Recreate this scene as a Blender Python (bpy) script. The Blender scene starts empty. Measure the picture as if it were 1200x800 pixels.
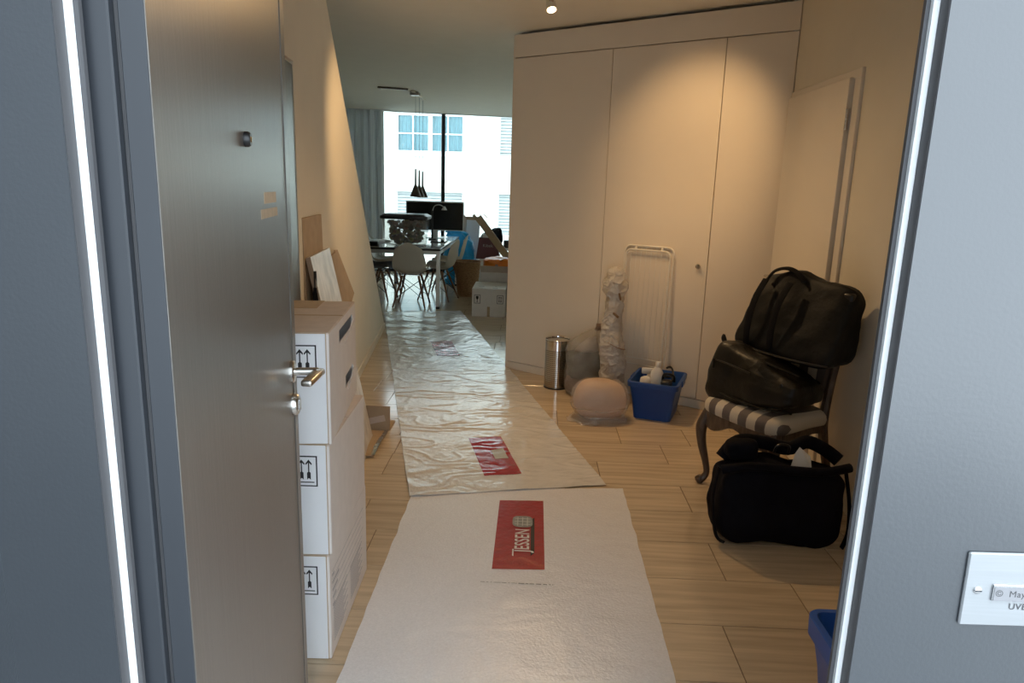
import bpy, bmesh, math, random
from mathutils import Vector, Matrix, noise

# ------------------------------------------------------------------ camera, world, exposure
scene = bpy.context.scene
COL = scene.collection
PI = math.pi
rad = math.radians

CAM_H, FPX = 1.5, 826.0
yaw, pitch, roll = rad(-1.49), rad(12.42), 0.030
fw = Vector((math.sin(yaw)*math.cos(pitch), math.cos(yaw)*math.cos(pitch), -math.sin(pitch)))
r0 = Vector((math.cos(yaw), -math.sin(yaw), 0)); u0 = r0.cross(fw)
rt = math.cos(roll)*r0 + math.sin(roll)*u0
up = -math.sin(roll)*r0 + math.cos(roll)*u0
cd = bpy.data.cameras.new('camera'); cam = bpy.data.objects.new('camera', cd); COL.objects.link(cam)
cd.sensor_fit = 'HORIZONTAL'; cd.sensor_width = 36; cd.lens = FPX/1200*36; cd.clip_start = 0.02; cd.clip_end = 200
M3 = Matrix((rt, up, -fw)).transposed()
cam.matrix_world = Matrix.Translation((0, 0, CAM_H)) @ M3.to_4x4()
scene.camera = cam

world = bpy.data.worlds.new('overcast_sky'); scene.world = world; world.use_nodes = True
bg = world.node_tree.nodes['Background']
bg.inputs['Color'].default_value = (0.80, 0.91, 1.0, 1); bg.inputs['Strength'].default_value = 3.5

scene.view_settings.view_transform = 'Standard'; scene.view_settings.look = 'None'
scene.view_settings.gamma = 1; scene.view_settings.use_curve_mapping = False
scene.view_settings.exposure = 0.42
WARM = (1.0, 0.635, 0.30)

# ------------------------------------------------------------------ materials
def nodes_of(m):
    m.use_nodes = True
    return m.node_tree, m.node_tree.nodes['Principled BSDF']

def mat(name, col, rough=0.5, metal=0.0, var=0.06, scale=6.0, stretch=(1, 1, 1), bump=0.0, bscale=60.0,
        bstretch=None, spec=0.5, alpha=1.0, trans=0.0, coat=0.0, rand=0.0, emit=None, sheen=0.0, bdist=0.01):
    m = bpy.data.materials.new(name); nt, p = nodes_of(m); N, L = nt.nodes, nt.links
    tc = N.new('ShaderNodeTexCoord')
    mp = N.new('ShaderNodeMapping'); mp.inputs['Scale'].default_value = stretch
    L.new(tc.outputs['Object'], mp.inputs['Vector'])
    src = mp.outputs['Vector']
    oi = None
    if rand > 0:
        oi = N.new('ShaderNodeObjectInfo')
        ad = N.new('ShaderNodeVectorMath'); ad.operation = 'ADD'
        ml = N.new('ShaderNodeVectorMath'); ml.operation = 'SCALE'
        cb = N.new('ShaderNodeCombineXYZ')
        L.new(oi.outputs['Random'], cb.inputs[0]); L.new(oi.outputs['Random'], cb.inputs[1]); L.new(oi.outputs['Random'], cb.inputs[2])
        L.new(cb.outputs[0], ml.inputs[0]); ml.inputs['Scale'].default_value = 40
        L.new(src, ad.inputs[0]); L.new(ml.outputs[0], ad.inputs[1]); src = ad.outputs[0]
    nz = N.new('ShaderNodeTexNoise'); nz.inputs['Scale'].default_value = scale; nz.inputs['Detail'].default_value = 4
    L.new(src, nz.inputs['Vector'])
    rp = N.new('ShaderNodeValToRGB')
    c = list(col)
    rp.color_ramp.elements[0].position = 0.3; rp.color_ramp.elements[1].position = 0.7
    rp.color_ramp.elements[0].color = (*[max(0, k*(1-var)) for k in c], 1)
    rp.color_ramp.elements[1].color = (*[min(1, k*(1+var)) for k in c], 1)
    L.new(nz.outputs['Fac'], rp.inputs['Fac'])
    out = rp.outputs['Color']
    if rand > 0:
        hs = N.new('ShaderNodeHueSaturation')
        mr = N.new('ShaderNodeMapRange'); mr.inputs['To Min'].default_value = 1-rand; mr.inputs['To Max'].default_value = 1+rand
        L.new(oi.outputs['Random'], mr.inputs['Value']); L.new(mr.outputs[0], hs.inputs['Value']); L.new(out, hs.inputs['Color'])
        out = hs.outputs['Color']
    L.new(out, p.inputs['Base Color'])
    p.inputs['Roughness'].default_value = rough; p.inputs['Metallic'].default_value = metal
    p.inputs['Specular IOR Level'].default_value = spec; p.inputs['Alpha'].default_value = alpha
    p.inputs['Transmission Weight'].default_value = trans; p.inputs['Coat Weight'].default_value = coat; p.inputs['Coat Roughness'].default_value = 0.25
    p.inputs['Sheen Weight'].default_value = sheen
    if emit:
        p.inputs['Emission Color'].default_value = (*emit[0], 1); p.inputs['Emission Strength'].default_value = emit[1]
    if bump > 0:
        mb = N.new('ShaderNodeMapping'); mb.inputs['Scale'].default_value = bstretch or stretch
        L.new(tc.outputs['Object'], mb.inputs['Vector'])
        n2 = N.new('ShaderNodeTexNoise'); n2.inputs['Scale'].default_value = bscale; n2.inputs['Detail'].default_value = 5
        L.new(mb.outputs[0], n2.inputs['Vector'])
        b = N.new('ShaderNodeBump'); b.inputs['Strength'].default_value = bump; b.inputs['Distance'].default_value = bdist
        L.new(n2.outputs['Fac'], b.inputs['Height']); L.new(b.outputs[0], p.inputs['Normal'])
    return m

def striped(name, ca, cb, period, axis=0, rough=0.8):
    m = bpy.data.materials.new(name); nt, p = nodes_of(m); N, L = nt.nodes, nt.links
    tc = N.new('ShaderNodeTexCoord'); sp = N.new('ShaderNodeSeparateXYZ'); L.new(tc.outputs['Object'], sp.inputs[0])
    a = N.new('ShaderNodeMath'); a.operation = 'DIVIDE'; a.inputs[1].default_value = period; L.new(sp.outputs[axis], a.inputs[0])
    o = N.new('ShaderNodeMath'); o.operation = 'ADD'; o.inputs[1].default_value = 50.25; L.new(a.outputs[0], o.inputs[0])
    fr = N.new('ShaderNodeMath'); fr.operation = 'FRACT'; L.new(o.outputs[0], fr.inputs[0])
    g = N.new('ShaderNodeMath'); g.operation = 'GREATER_THAN'; g.inputs[1].default_value = 0.5; L.new(fr.outputs[0], g.inputs[0])
    mx = N.new('ShaderNodeMix'); mx.data_type = 'RGBA'; L.new(g.outputs[0], mx.inputs['Factor'])
    mx.inputs['A'].default_value = (*ca, 1); mx.inputs['B'].default_value = (*cb, 1)
    L.new(mx.outputs['Result'], p.inputs['Base Color']); p.inputs['Roughness'].default_value = rough
    n2 = N.new('ShaderNodeTexNoise'); n2.inputs['Scale'].default_value = 400; L.new(tc.outputs['Object'], n2.inputs['Vector'])
    b = N.new('ShaderNodeBump'); b.inputs['Strength'].default_value = 0.2; b.inputs['Distance'].default_value = 0.002
    L.new(n2.outputs['Fac'], b.inputs['Height']); L.new(b.outputs[0], p.inputs['Normal'])
    return m

def glass_pane(name, tint=(0.93, 0.98, 0.97), refl=0.06):
    m = bpy.data.materials.new(name); m.use_nodes = True; nt = m.node_tree; N, L = nt.nodes, nt.links
    N.remove(N['Principled BSDF'])
    t = N.new('ShaderNodeBsdfTransparent'); t.inputs[0].default_value = (*tint, 1)
    g = N.new('ShaderNodeBsdfGlossy'); g.inputs['Roughness'].default_value = 0.01
    fz = N.new('ShaderNodeFresnel'); fz.inputs[0].default_value = 1.45
    mx = N.new('ShaderNodeMixShader'); L.new(fz.outputs[0], mx.inputs[0]); L.new(t.outputs[0], mx.inputs[1]); L.new(g.outputs[0], mx.inputs[2])
    L.new(mx.outputs[0], N['Material Output'].inputs[0])
    return m

def film(name, col, opacity, rough=0.22, bump=0.6, bscale=14.0):
    """thin cloudy plastic: partly clear, partly a glossy milky skin"""
    m = mat(name, col, rough, var=0.08, bump=bump, bscale=bscale, bdist=0.02, spec=0.6)
    nt = m.node_tree; N, L = nt.nodes, nt.links; p = N['Principled BSDF']
    t = N.new('ShaderNodeBsdfTransparent'); t.inputs[0].default_value = (0.95, 0.94, 0.92, 1)
    mx = N.new('ShaderNodeMixShader'); mx.inputs[0].default_value = opacity
    L.new(t.outputs[0], mx.inputs[1]); L.new(p.outputs[0], mx.inputs[2]); L.new(mx.outputs[0], N['Material Output'].inputs[0])
    return m

MT = {}
MT['plaster'] = mat('warm_white_plaster', (0.80, 0.74, 0.62), 0.9, var=0.015, bump=0.05, bscale=300)
MT['ceiling'] = mat('ceiling_paint', (0.89, 0.85, 0.75), 0.92, var=0.015)
MT['cab'] = mat('cabinet_lacquer', (0.80, 0.72, 0.61), 0.42, var=0.01)
MT['doorwhite'] = mat('white_door_lacquer', (0.82, 0.76, 0.67), 0.4, var=0.01)
MT['extgrey'] = mat('slate_grey_paint', (0.041, 0.047, 0.055), 0.36, coat=1.0, spec=0.6, var=0.05, scale=3, bump=0.05, bscale=200)
MT['frame'] = mat('dark_frame_paint', (0.07, 0.07, 0.075), 0.5)
MT['strip'] = mat('polished_aluminium_bead', (0.93, 0.95, 0.96), 0.35, var=0.01)
MT['leaf'] = mat('graphite_brushed_lacquer', (0.165, 0.155, 0.142), 0.30, metal=0.45, var=0.10, scale=5, stretch=(30, 30, 0.8), bump=0.06, bscale=60, bstretch=(14, 14, 0.35), spec=0.6)
MT['leafedge'] = mat('slate_grey_edge_paint', (0.030, 0.034, 0.041), 0.45, var=0.06, scale=2, stretch=(6, 6, 1))
MT['steel'] = mat('brushed_nickel', (0.62, 0.60, 0.56), 0.25, metal=1, var=0.04)
MT['chrome'] = mat('chrome', (0.75, 0.76, 0.77), 0.12, metal=1, var=0.02)
MT['tape'] = mat('brown_paper_tape', (0.55, 0.42, 0.28), 0.6, var=0.1, scale=60)
MT['tile'] = mat('beige_stone_tile', (0.59, 0.462, 0.315), 0.13, var=0.16, scale=2.2, stretch=(1.0, 16, 1), rand=0.06, spec=0.5, bump=0.02, bscale=5, bstretch=(1, 10, 1))
MT['grout'] = mat('brown_grout', (0.16, 0.10, 0.06), 0.9)
MT['concrete'] = mat('grey_landing_concrete', (0.34, 0.34, 0.34), 0.8, var=0.1)
MT['sheet'] = mat('white_protection_foil', (0.80, 0.785, 0.785), 0.24, var=0.05, scale=140, bump=0.22, bscale=110, bdist=0.008, spec=0.5)
MT['sheetfar'] = mat('crumpled_protection_foil', (0.72, 0.69, 0.64), 0.12, coat=0.4, var=0.05, scale=9, bump=0.4, bscale=26, bdist=0.012, spec=0.6)
MT['red'] = mat('red_print', (0.36, 0.018, 0.025), 0.32, var=0.12, scale=30, bump=0.3, bscale=40)
MT['redmid'] = mat('glossy_red_print', (0.36, 0.018, 0.025), 0.12, coat=0.4, var=0.12, scale=30, bump=0.3, bscale=26, bdist=0.010, spec=0.5)
MT['whiteprint'] = mat('white_print', (0.80, 0.76, 0.74), 0.35)
MT['greyprint'] = mat('grey_print', (0.26, 0.27, 0.25), 0.4, var=0.2, scale=40)
MT['lightgrey'] = mat('light_grey_print', (0.50, 0.51, 0.48), 0.4)
MT['inkdark'] = mat('engraved_ink', (0.06, 0.06, 0.065), 0.6)
MT['blackprint'] = mat('black_print', (0.015, 0.015, 0.018), 0.6)
MT['box'] = mat('white_cardboard', (0.75, 0.70, 0.66), 0.8, var=0.03, scale=20)
MT['boxfront'] = mat('white_cool_lit_cardboard', (0.80, 0.81, 0.83), 0.65, var=0.02, scale=8)  # cool daylight tint put into the colour; same white cardboard as the sides
MT['boxtop'] = mat('pale_tan_cardboard', (0.62, 0.51, 0.42), 0.85, var=0.05, scale=20)  # light tan, darker than the white carton sides
MT['kraft'] = mat('brown_cardboard', (0.45, 0.33, 0.21), 0.85, var=0.07, scale=14, bump=0.1, bscale=150)
MT['darkbrown'] = mat('dark_brown', (0.22, 0.14, 0.08), 0.9)
MT['inkgrey'] = mat('grey_box_print', (0.42, 0.40, 0.40), 0.8)
MT['marble'] = mat('grey_veined_marble', (0.62, 0.58, 0.53), 0.4, var=0.22, scale=9, stretch=(1, 1.6, 1))
MT['slabside'] = mat('slab_edge', (0.34, 0.26, 0.19), 0.7)
MT['black'] = mat('black_plastic', (0.012, 0.012, 0.013), 0.35)
MT['blackmetal'] = mat('black_frame_metal', (0.008, 0.009, 0.01), 0.5)
MT['blackcloth'] = mat('black_canvas', (0.006, 0.006, 0.008), 0.85, spec=0.2, var=0.2, scale=20, bump=0.3, bscale=250, bdist=0.002)
MT['navy'] = mat('navy_nylon', (0.0035, 0.0037, 0.008), 0.8, spec=0.15, var=0.25, scale=12, bump=0.5, bscale=22, bdist=0.01)
MT['leather'] = mat('black_brown_leather', (0.009, 0.008, 0.006), 0.42, spec=0.35, var=0.4, scale=7, bump=0.5, bscale=18, bdist=0.012)
MT['leathertop'] = mat('charcoal_coated_canvas', (0.0065, 0.007, 0.0075), 0.6, spec=0.25, var=0.35, scale=5, bump=0.5, bscale=9, bdist=0.02)
MT['wood'] = mat('silvered_dark_wood', (0.10, 0.065, 0.045), 0.4, var=0.5, scale=14, stretch=(3, 3, 1), bump=0.2, bscale=40)
MT['stripe'] = striped('striped_upholstery', (0.70, 0.63, 0.52), (0.16, 0.135, 0.125), 0.104, 0)
MT['bluetub'] = mat('blue_plastic', (0.014, 0.11, 0.50), 0.35, var=0.04)
MT['bluecrate'] = mat('deep_blue_plastic', (0.006, 0.065, 0.29), 0.38, var=0.05)
MT['bagfilm'] = film('cloudy_bin_bag', (0.55, 0.53, 0.50), 0.34, rough=0.16)
MT['bubble'] = film('bubble_wrap', (0.82, 0.78, 0.72), 0.60, rough=0.12, bump=0.9, bscale=30)
MT['clearfilm'] = film('clear_bag', (0.80, 0.73, 0.67), 0.30, rough=0.10, bump=0.8, bscale=16)
MT['pinkcush'] = mat('pale_pink_cushion', (0.66, 0.46, 0.34), 0.7, var=0.08, bump=0.2, bscale=12)
MT['clothes'] = mat('dark_green_clothes', (0.09, 0.11, 0.10), 0.9, var=0.4, scale=9)
MT['clothes2'] = mat('brown_clothes', (0.22, 0.15, 0.11), 0.9, var=0.3, scale=9)
MT['greyfelt'] = mat('grey_roll_core', (0.42, 0.38, 0.34), 0.8, var=0.3, scale=12)
MT['whiteplastic'] = mat('white_plastic', (0.78, 0.76, 0.72), 0.35, var=0.02)
MT['rack'] = mat('white_enamel_wire', (0.80, 0.76, 0.68), 0.35, var=0.02)
MT['bottleblue'] = mat('blue_bottle_label', (0.03, 0.10, 0.42), 0.4)
MT['shell'] = mat('white_chair_shell', (0.66, 0.62, 0.54), 0.45, var=0.02)
MT['shellgrey'] = mat('grey_chair_shell', (0.10, 0.11, 0.12), 0.45, var=0.03)
MT['oak'] = mat('oiled_maple', (0.24, 0.11, 0.05), 0.45, var=0.15, scale=20, stretch=(4, 4, 1))
MT['tabletop'] = mat('white_glass_top', (0.62, 0.66, 0.66), 0.06, var=0.01, coat=0.5)
MT['alu'] = mat('satin_aluminium', (0.70, 0.72, 0.72), 0.3, metal=0.8, var=0.02)
MT['toteclear'] = film('clear_storage_plastic', (0.55, 0.55, 0.54), 0.32, rough=0.12, bump=0.1)
MT['screen'] = mat('dark_screen', (0.02, 0.022, 0.024), 0.08, var=0.3, scale=3)
MT['bluebag'] = mat('light_blue_plastic_bag', (0.01, 0.36, 0.80), 0.3, var=0.15, bump=0.8, bscale=9, bdist=0.03)
MT['wicker'] = mat('woven_seagrass', (0.30, 0.17, 0.08), 0.8, var=0.35, scale=40, stretch=(1, 1, 2.5), bump=0.8, bscale=70, bdist=0.01)
MT['purple'] = mat('plum_paper', (0.155, 0.055, 0.068), 0.6, var=0.05)
MT['orange'] = mat('orange_plastic', (0.85, 0.24, 0.02), 0.4, var=0.1)
MT['curtain'] = mat('grey_curtain', (0.70, 0.72, 0.72), 0.9, var=0.14, scale=3, stretch=(20, 20, 0.4))
MT['sheer'] = mat('pale_sheer_curtain', (0.66, 0.73, 0.76), 0.9, var=0.05)
def backlit(m, k):
    N, L = m.node_tree.nodes, m.node_tree.links; p = N['Principled BSDF']; tr = N.new('ShaderNodeBsdfTranslucent'); mx = N.new('ShaderNodeMixShader'); mx.inputs[0].default_value = k
    L.new(p.inputs['Base Color'].links[0].from_socket, tr.inputs['Color']); L.new(p.outputs[0], mx.inputs[1]); L.new(tr.outputs[0], mx.inputs[2]); L.new(mx.outputs[0], N['Material Output'].inputs[0])
backlit(MT['curtain'], 0.22); backlit(MT['sheer'], 0.6)
MT['facade'] = mat('white_render_facade', (0.62, 0.63, 0.575), 0.95, var=0.015, scale=2)
MT['shutter'] = mat('pale_grey_shutter', (0.40, 0.42, 0.42), 0.6)
MT['winframe'] = mat('white_window_frame', (0.75, 0.76, 0.76), 0.5)
MT['drape'] = mat('blue_tinted_drape', (0.26, 0.42, 0.50), 0.9, var=0.15, scale=3, stretch=(30, 30, 0.2))
MT['glass'] = glass_pane('window_glass')
MT['pendant'] = mat('bronze_lamp_shade', (0.10, 0.075, 0.055), 0.4, metal=0.5)
MT['pendantbase'] = mat('satin_bronze_canopy', (0.36, 0.33, 0.28), 0.4, metal=0.3)
MT['paper'] = mat('white_paper', (0.80, 0.80, 0.78), 0.7)
MT['plate'] = mat('brushed_steel_plate', (0.36, 0.375, 0.39), 0.42, metal=0.35, var=0.04, scale=8, stretch=(1, 1, 40))
MT['nameplate'] = mat('pale_name_card', (0.27, 0.27, 0.285), 0.4)
MT['lampglow'] = mat('spot_lens', (1, 0.9, 0.7), 0.3, emit=((1, 0.72, 0.42), 6.0))

# perforated steel: dots of bump and shade
def perforated():
    m = bpy.data.materials.new('perforated_steel'); nt, p = nodes_of(m); N, L = nt.nodes, nt.links
    tc = N.new('ShaderNodeTexCoord'); sp = N.new('ShaderNodeSeparateXYZ'); L.new(tc.outputs['Object'], sp.inputs[0])
    at = N.new('ShaderNodeMath'); at.operation = 'ARCTAN2'; L.new(sp.outputs[1], at.inputs[0]); L.new(sp.outputs[0], at.inputs[1])
    def fr(sock, k):
        a = N.new('ShaderNodeMath'); a.operation = 'MULTIPLY'; a.inputs[1].default_value = k; L.new(sock, a.inputs[0])
        b = N.new('ShaderNodeMath'); b.operation = 'FRACT'; L.new(a.outputs[0], b.inputs[0])
        c = N.new('ShaderNodeMath'); c.operation = 'SUBTRACT'; c.inputs[1].default_value = 0.5; L.new(b.outputs[0], c.inputs[0])
        return c.outputs[0]
    cb = N.new('ShaderNodeCombineXYZ'); L.new(fr(at.outputs[0], 40/(2*PI)), cb.inputs[0]); L.new(fr(sp.outputs[2], 66), cb.inputs[1])
    ln = N.new('ShaderNodeVectorMath'); ln.operation = 'LENGTH'; L.new(cb.outputs[0], ln.inputs[0])
    lt = N.new('ShaderNodeMath'); lt.operation = 'LESS_THAN'; lt.inputs[1].default_value = 0.30; L.new(ln.outputs['Value'], lt.inputs[0])
    mx = N.new('ShaderNodeMix'); mx.data_type = 'RGBA'; L.new(lt.outputs[0], mx.inputs['Factor'])
    mx.inputs['A'].default_value = (0.62, 0.60, 0.57, 1); mx.inputs['B'].default_value = (0.05, 0.045, 0.04, 1)
    L.new(mx.outputs['Result'], p.inputs['Base Color'])
    p.inputs['Metallic'].default_value = 1; p.inputs['Roughness'].default_value = 0.2
    return m
MT['perf'] = perforated()

# ------------------------------------------------------------------ mesh helpers
def link(o, parent=None):
    COL.objects.link(o)
    if parent is not None: o.parent = parent
    return o

def tag(o, label=None, cat=None, group=None, kind=None):
    if label: o['label'] = label
    if cat: o['category'] = cat
    if group: o['group'] = group
    if kind: o['kind'] = kind
    return o

def thing(name, label, cat, loc=(0, 0, 0), rotz=0.0, group=None):
    o = bpy.data.objects.new(name, None); link(o); o.location = loc; o.rotation_euler = (0, 0, rotz)
    o.empty_display_size = 0.05
    return tag(o, label, cat, group)

def smoothpath(pts, k=6):
    P = [Vector(p) for p in pts]; n = len(P); out = []
    for i in range(n-1):
        a, b, c, d = P[max(i-1, 0)], P[i], P[i+1], P[min(i+2, n-1)]
        for j in range(k):
            t = j/k
            out.append(0.5*((2*b) + (c-a)*t + (2*a-5*b+4*c-d)*t*t + (3*b-3*c+d-a)*t**3))
    out.append(P[-1]); return out

def nvec(v):
    return Vector((noise.noise(v), noise.noise(v+Vector((13.7, 4.2, 9.1))), noise.noise(v+Vector((-7.3, 21.4, 3.3)))))

class MB:
    def __init__(s): s.v = []; s.f = []; s.mi = []
    def add(s, verts, faces, mi=0):
        k = len(s.v); s.v += [tuple(v) for v in verts]; s.f += [tuple(i+k for i in f) for f in faces]; s.mi += [mi]*len(faces); return s
    def box(s, a, b, mi=0, M=None):
        x0, y0, z0 = a; x1, y1, z1 = b
        vs = [Vector(p) for p in ((x0,y0,z0),(x1,y0,z0),(x1,y1,z0),(x0,y1,z0),(x0,y0,z1),(x1,y0,z1),(x1,y1,z1),(x0,y1,z1))]
        if M is not None: vs = [M @ v for v in vs]
        return s.add(vs, [(0,3,2,1),(4,5,6,7),(0,1,5,4),(1,2,6,5),(2,3,7,6),(3,0,4,7)], mi)
    def rbox(s, a, b, r=0.01, seg=2, M=None, mi=0):
        bm = bmesh.new(); bmesh.ops.create_cube(bm, size=1)
        c = [(a[i]+b[i])/2 for i in range(3)]; d = [abs(b[i]-a[i]) for i in range(3)]
        for v in bm.verts: v.co = Vector([c[i]+v.co[i]*d[i] for i in range(3)])
        bmesh.ops.bevel(bm, geom=list(bm.edges), offset=min(r, min(d)*0.49), segments=seg, profile=0.5, affect='EDGES')
        bm.verts.index_update()
        vs = [(M @ v.co) if M is not None else v.co.copy() for v in bm.verts]
        fs = [[v.index for v in f.verts] for f in bm.faces]; bm.free()
        return s.add(vs, fs, mi)
    def prism(s, poly, y0, y1, axis='y', mi=0, M=None):
        """2-D polygon extruded; axis y: poly is (x,z); axis x: poly is (y,z); axis z: poly is (x,y)"""
        def P(p, t):
            v = Vector((p[0], t, p[1])) if axis == 'y' else Vector((t, p[0], p[1])) if axis == 'x' else Vector((p[0], p[1], t))
            return M @ v if M is not None else v
        n = len(poly); vs = [P(p, y0) for p in poly] + [P(p, y1) for p in poly]
        fs = [tuple(range(n))[::-1], tuple(range(n, 2*n))] + [(i, (i+1) % n, n+(i+1) % n, n+i) for i in range(n)]
        return s.add(vs, fs, mi)
    def lathe(s, prof, n=24, c=(0, 0, 0), M=None, cap=True, mi=0):
        vs = []; fs = []
        for r, z in prof:
            for i in range(n):
                a = 2*PI*i/n; v = Vector((c[0]+r*math.cos(a), c[1]+r*math.sin(a), c[2]+z)); vs.append(M @ v if M is not None else v)
        for j in range(len(prof)-1):
            for i in range(n): fs.append((j*n+i, j*n+(i+1) % n, (j+1)*n+(i+1) % n, (j+1)*n+i))
        if cap:
            fs.append(tuple(range(n))[::-1]); fs.append(tuple((len(prof)-1)*n+i for i in range(n)))
        return s.add(vs, fs, mi)
    def tube(s, pts, r, n=8, sm=0, closed=False, flat=1.0, upv=None, mi=0):
        P = smoothpath(pts, sm) if sm else [Vector(p) for p in pts]
        m = len(P)
        if closed:
            P = P[:-1] if (P[0]-P[-1]).length < 1e-6 else P; m = len(P)
        R = r if isinstance(r, (list, tuple)) else None
        def rr(i):
            if R is None: return r
            t = i/(m-1)*(len(R)-1); k = min(int(t), len(R)-2); return R[k]+(R[k+1]-R[k])*(t-k)
        vs = []; fs = []; nrm = None
        for i in range(m):
            if closed: tg = P[(i+1) % m]-P[i-1]
            else: tg = P[min(i+1, m-1)]-P[max(i-1, 0)]
            tg.normalize()
            if nrm is None:
                a = Vector(upv) if upv else (Vector((0, 0, 1)) if abs(tg.z) < 0.9 else Vector((1, 0, 0)))
                nrm = (a - tg*a.dot(tg)).normalized()
            else:
                nrm = (nrm - tg*nrm.dot(tg))
                nrm = nrm.normalized() if nrm.length > 1e-6 else tg.orthogonal().normalized()
            bn = tg.cross(nrm)
            for k in range(n):
                a = 2*PI*(k+0.5)/n
                vs.append(P[i] + nrm*math.cos(a)*rr(i)*flat + bn*math.sin(a)*rr(i))
        for i in range(m if closed else m-1):
            for k in range(n):
                a, b = i*n+k, i*n+(k+1) % n; j = (i+1) % m
                fs.append((a, b, j*n+(k+1) % n, j*n+k))
        if not closed:
            fs.append(tuple(range(n))[::-1]); fs.append(tuple((m-1)*n+k for k in range(n)))
        return s.add(vs, fs, mi)
    def loft(s, rings, n=28, amp=0.0, freq=4.0, seed=0.0, mi=0, M=None, cap=True, sub=0, crease=0.0, cfreq=9.0, folds=None):
        """rings: (cx, cy, cz, rx, ry, exponent, rot) horizontal superellipses"""
        vs = []; fs = []; off = Vector((seed*7.3, seed*3.1, seed*5.7))
        if sub:
            out = []
            for i in range(len(rings)-1):
                a, b, c, d = rings[max(i-1, 0)], rings[i], rings[i+1], rings[min(i+2, len(rings)-1)]
                for j in range(sub):
                    q = j/sub; out.append(tuple(0.5*((2*b[k])+(c[k]-a[k])*q+(2*a[k]-5*b[k]+4*c[k]-d[k])*q*q+(3*b[k]-3*c[k]+d[k]-a[k])*q**3) for k in range(7)))
            rings = out+[rings[-1]]
        for ri, (cx, cy, cz, rx, ry, e, ro) in enumerate(rings):
            tt = ri/max(1, len(rings)-1)
            for i in range(n):
                a = 2*PI*i/n; c, d = math.cos(a), math.sin(a)
                x = rx*math.copysign(abs(c)**(2/e), c); y = ry*math.copysign(abs(d)**(2/e), d)
                xr, yr = x*math.cos(ro)-y*math.sin(ro), x*math.sin(ro)+y*math.cos(ro)
                v = Vector((cx+xr, cy+yr, cz))
                if folds:
                    w_ = folds[1]*max(0.0, (tt-folds[2])/(1-folds[2])) if folds[2] < 1 else folds[1]
                    g = 1+w_*math.sin(a*folds[0]+2*math.sin(a*3+seed)+3*noise.noise(Vector((tt*3, a, seed))))
                    v = Vector((cx+xr*g, cy+yr*g, cz))
                if crease:
                    nn_ = noise.noise(v*cfreq+off); n3_ = noise.noise(v*cfreq*2.3+off*2)
                    k_ = crease*(max(0, 1-abs(nn_)*5)+0.6*max(0, 1-abs(n3_)*5)); hd = Vector((xr, yr, 0)); hd = hd.normalized() if hd.length > 1e-6 else hd
                    v = v + hd*k_
                if amp:
                    k = nvec(v*freq+off)*amp + nvec(v*freq*2.7+off)*amp*0.45
                    v += k
                vs.append(M @ v if M is not None else v)
        for j in range(len(rings)-1):
            for i in range(n): fs.append((j*n+i, j*n+(i+1) % n, (j+1)*n+(i+1) % n, (j+1)*n+i))
        if cap:
            fs.append(tuple(range(n))[::-1]); fs.append(tuple((len(rings)-1)*n+i for i in range(n)))
        return s.add(vs, fs, mi)
    def grid(s, fn, nu, nv, thick=0.0, mi=0):
        vs = [Vector(fn(i/nu, j/nv)) for j in range(nv+1) for i in range(nu+1)]
        w = nu+1
        fs = [(j*w+i, j*w+i+1, (j+1)*w+i+1, (j+1)*w+i) for j in range(nv) for i in range(nu)]
        if thick:
            nn = [Vector((0, 0, 0)) for _ in vs]
            for f in fs:
                q = (vs[f[2]]-vs[f[0]]).cross(vs[f[3]]-vs[f[1]])
                for k in f: nn[k] += q
            k0 = len(vs)
            vs = vs + [v - (q.normalized() if q.length else Vector((0, 0, 1)))*thick for v, q in zip(vs, nn)]
            fs2 = [tuple(k+k0 for k in f[::-1]) for f in fs]
            bd = [j*w for j in range(nv+1)]
            edge = [i for i in range(nu+1)] + [j*w+nu for j in range(1, nv+1)] + [nv*w+i for i in range(nu-1, -1, -1)] + [j*w for j in range(nv-1, 0, -1)]
            fs3 = [(edge[i], edge[i]+k0, edge[(i+1) % len(edge)]+k0, edge[(i+1) % len(edge)]) for i in range(len(edge))]
            fs = fs + fs2 + fs3
        return s.add(vs, fs, mi)
    def build(s, name, m, parent=None, smooth=False, ang=None, loc=None, rotz=0.0, sub=0):
        me = bpy.data.meshes.new(name); me.from_pydata(s.v, [], s.f)
        ms = m if isinstance(m, (list, tuple)) else [m]
        for q in ms: me.materials.append(MT[q] if isinstance(q, str) else q)
        if len(ms) > 1: me.polygons.foreach_set('material_index', s.mi)
        bm = bmesh.new(); bm.from_mesh(me); bmesh.ops.recalc_face_normals(bm, faces=bm.faces); bm.to_mesh(me); bm.free()
        if smooth:
            me.polygons.foreach_set('use_smooth', [True]*len(me.polygons))
            if ang is None: ang = 40
            try: me.set_sharp_from_angle(angle=rad(ang))
            except Exception: pass
        me.update()
        o = bpy.data.objects.new(name, me); link(o, parent)
        if loc is not None: o.location = loc
        if rotz: o.rotation_euler = (0, 0, rotz)
        if sub:
            md = o.modifiers.new('soften', 'SUBSURF'); md.levels = sub; md.render_levels = sub
        return o

def struct(o): o['kind'] = 'structure'; return o

def text_mesh(s, size, bold=0.0):
    cu = bpy.data.curves.new('lettering', 'FONT'); cu.body = s; cu.size = size; cu.offset = bold; cu.space_character = 1.06
    cu.align_x = 'CENTER'; cu.align_y = 'CENTER'
    o = bpy.data.objects.new('lettering_tmp', cu); COL.objects.link(o)
    dg = bpy.context.evaluated_depsgraph_get(); dg.update()
    me = bpy.data.meshes.new_from_object(o.evaluated_get(dg)); bpy.data.objects.remove(o)
    return me

def lettering(name, s, size, m, parent, M, sx=1.0, bold=0.0):
    me = text_mesh(s, size, bold); me.transform(M @ Matrix.Diagonal((sx, 1, 1, 1))); me.materials.clear(); me.materials.append(MT[m])
    o = bpy.data.objects.new(name, me); link(o, parent); return o

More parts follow.
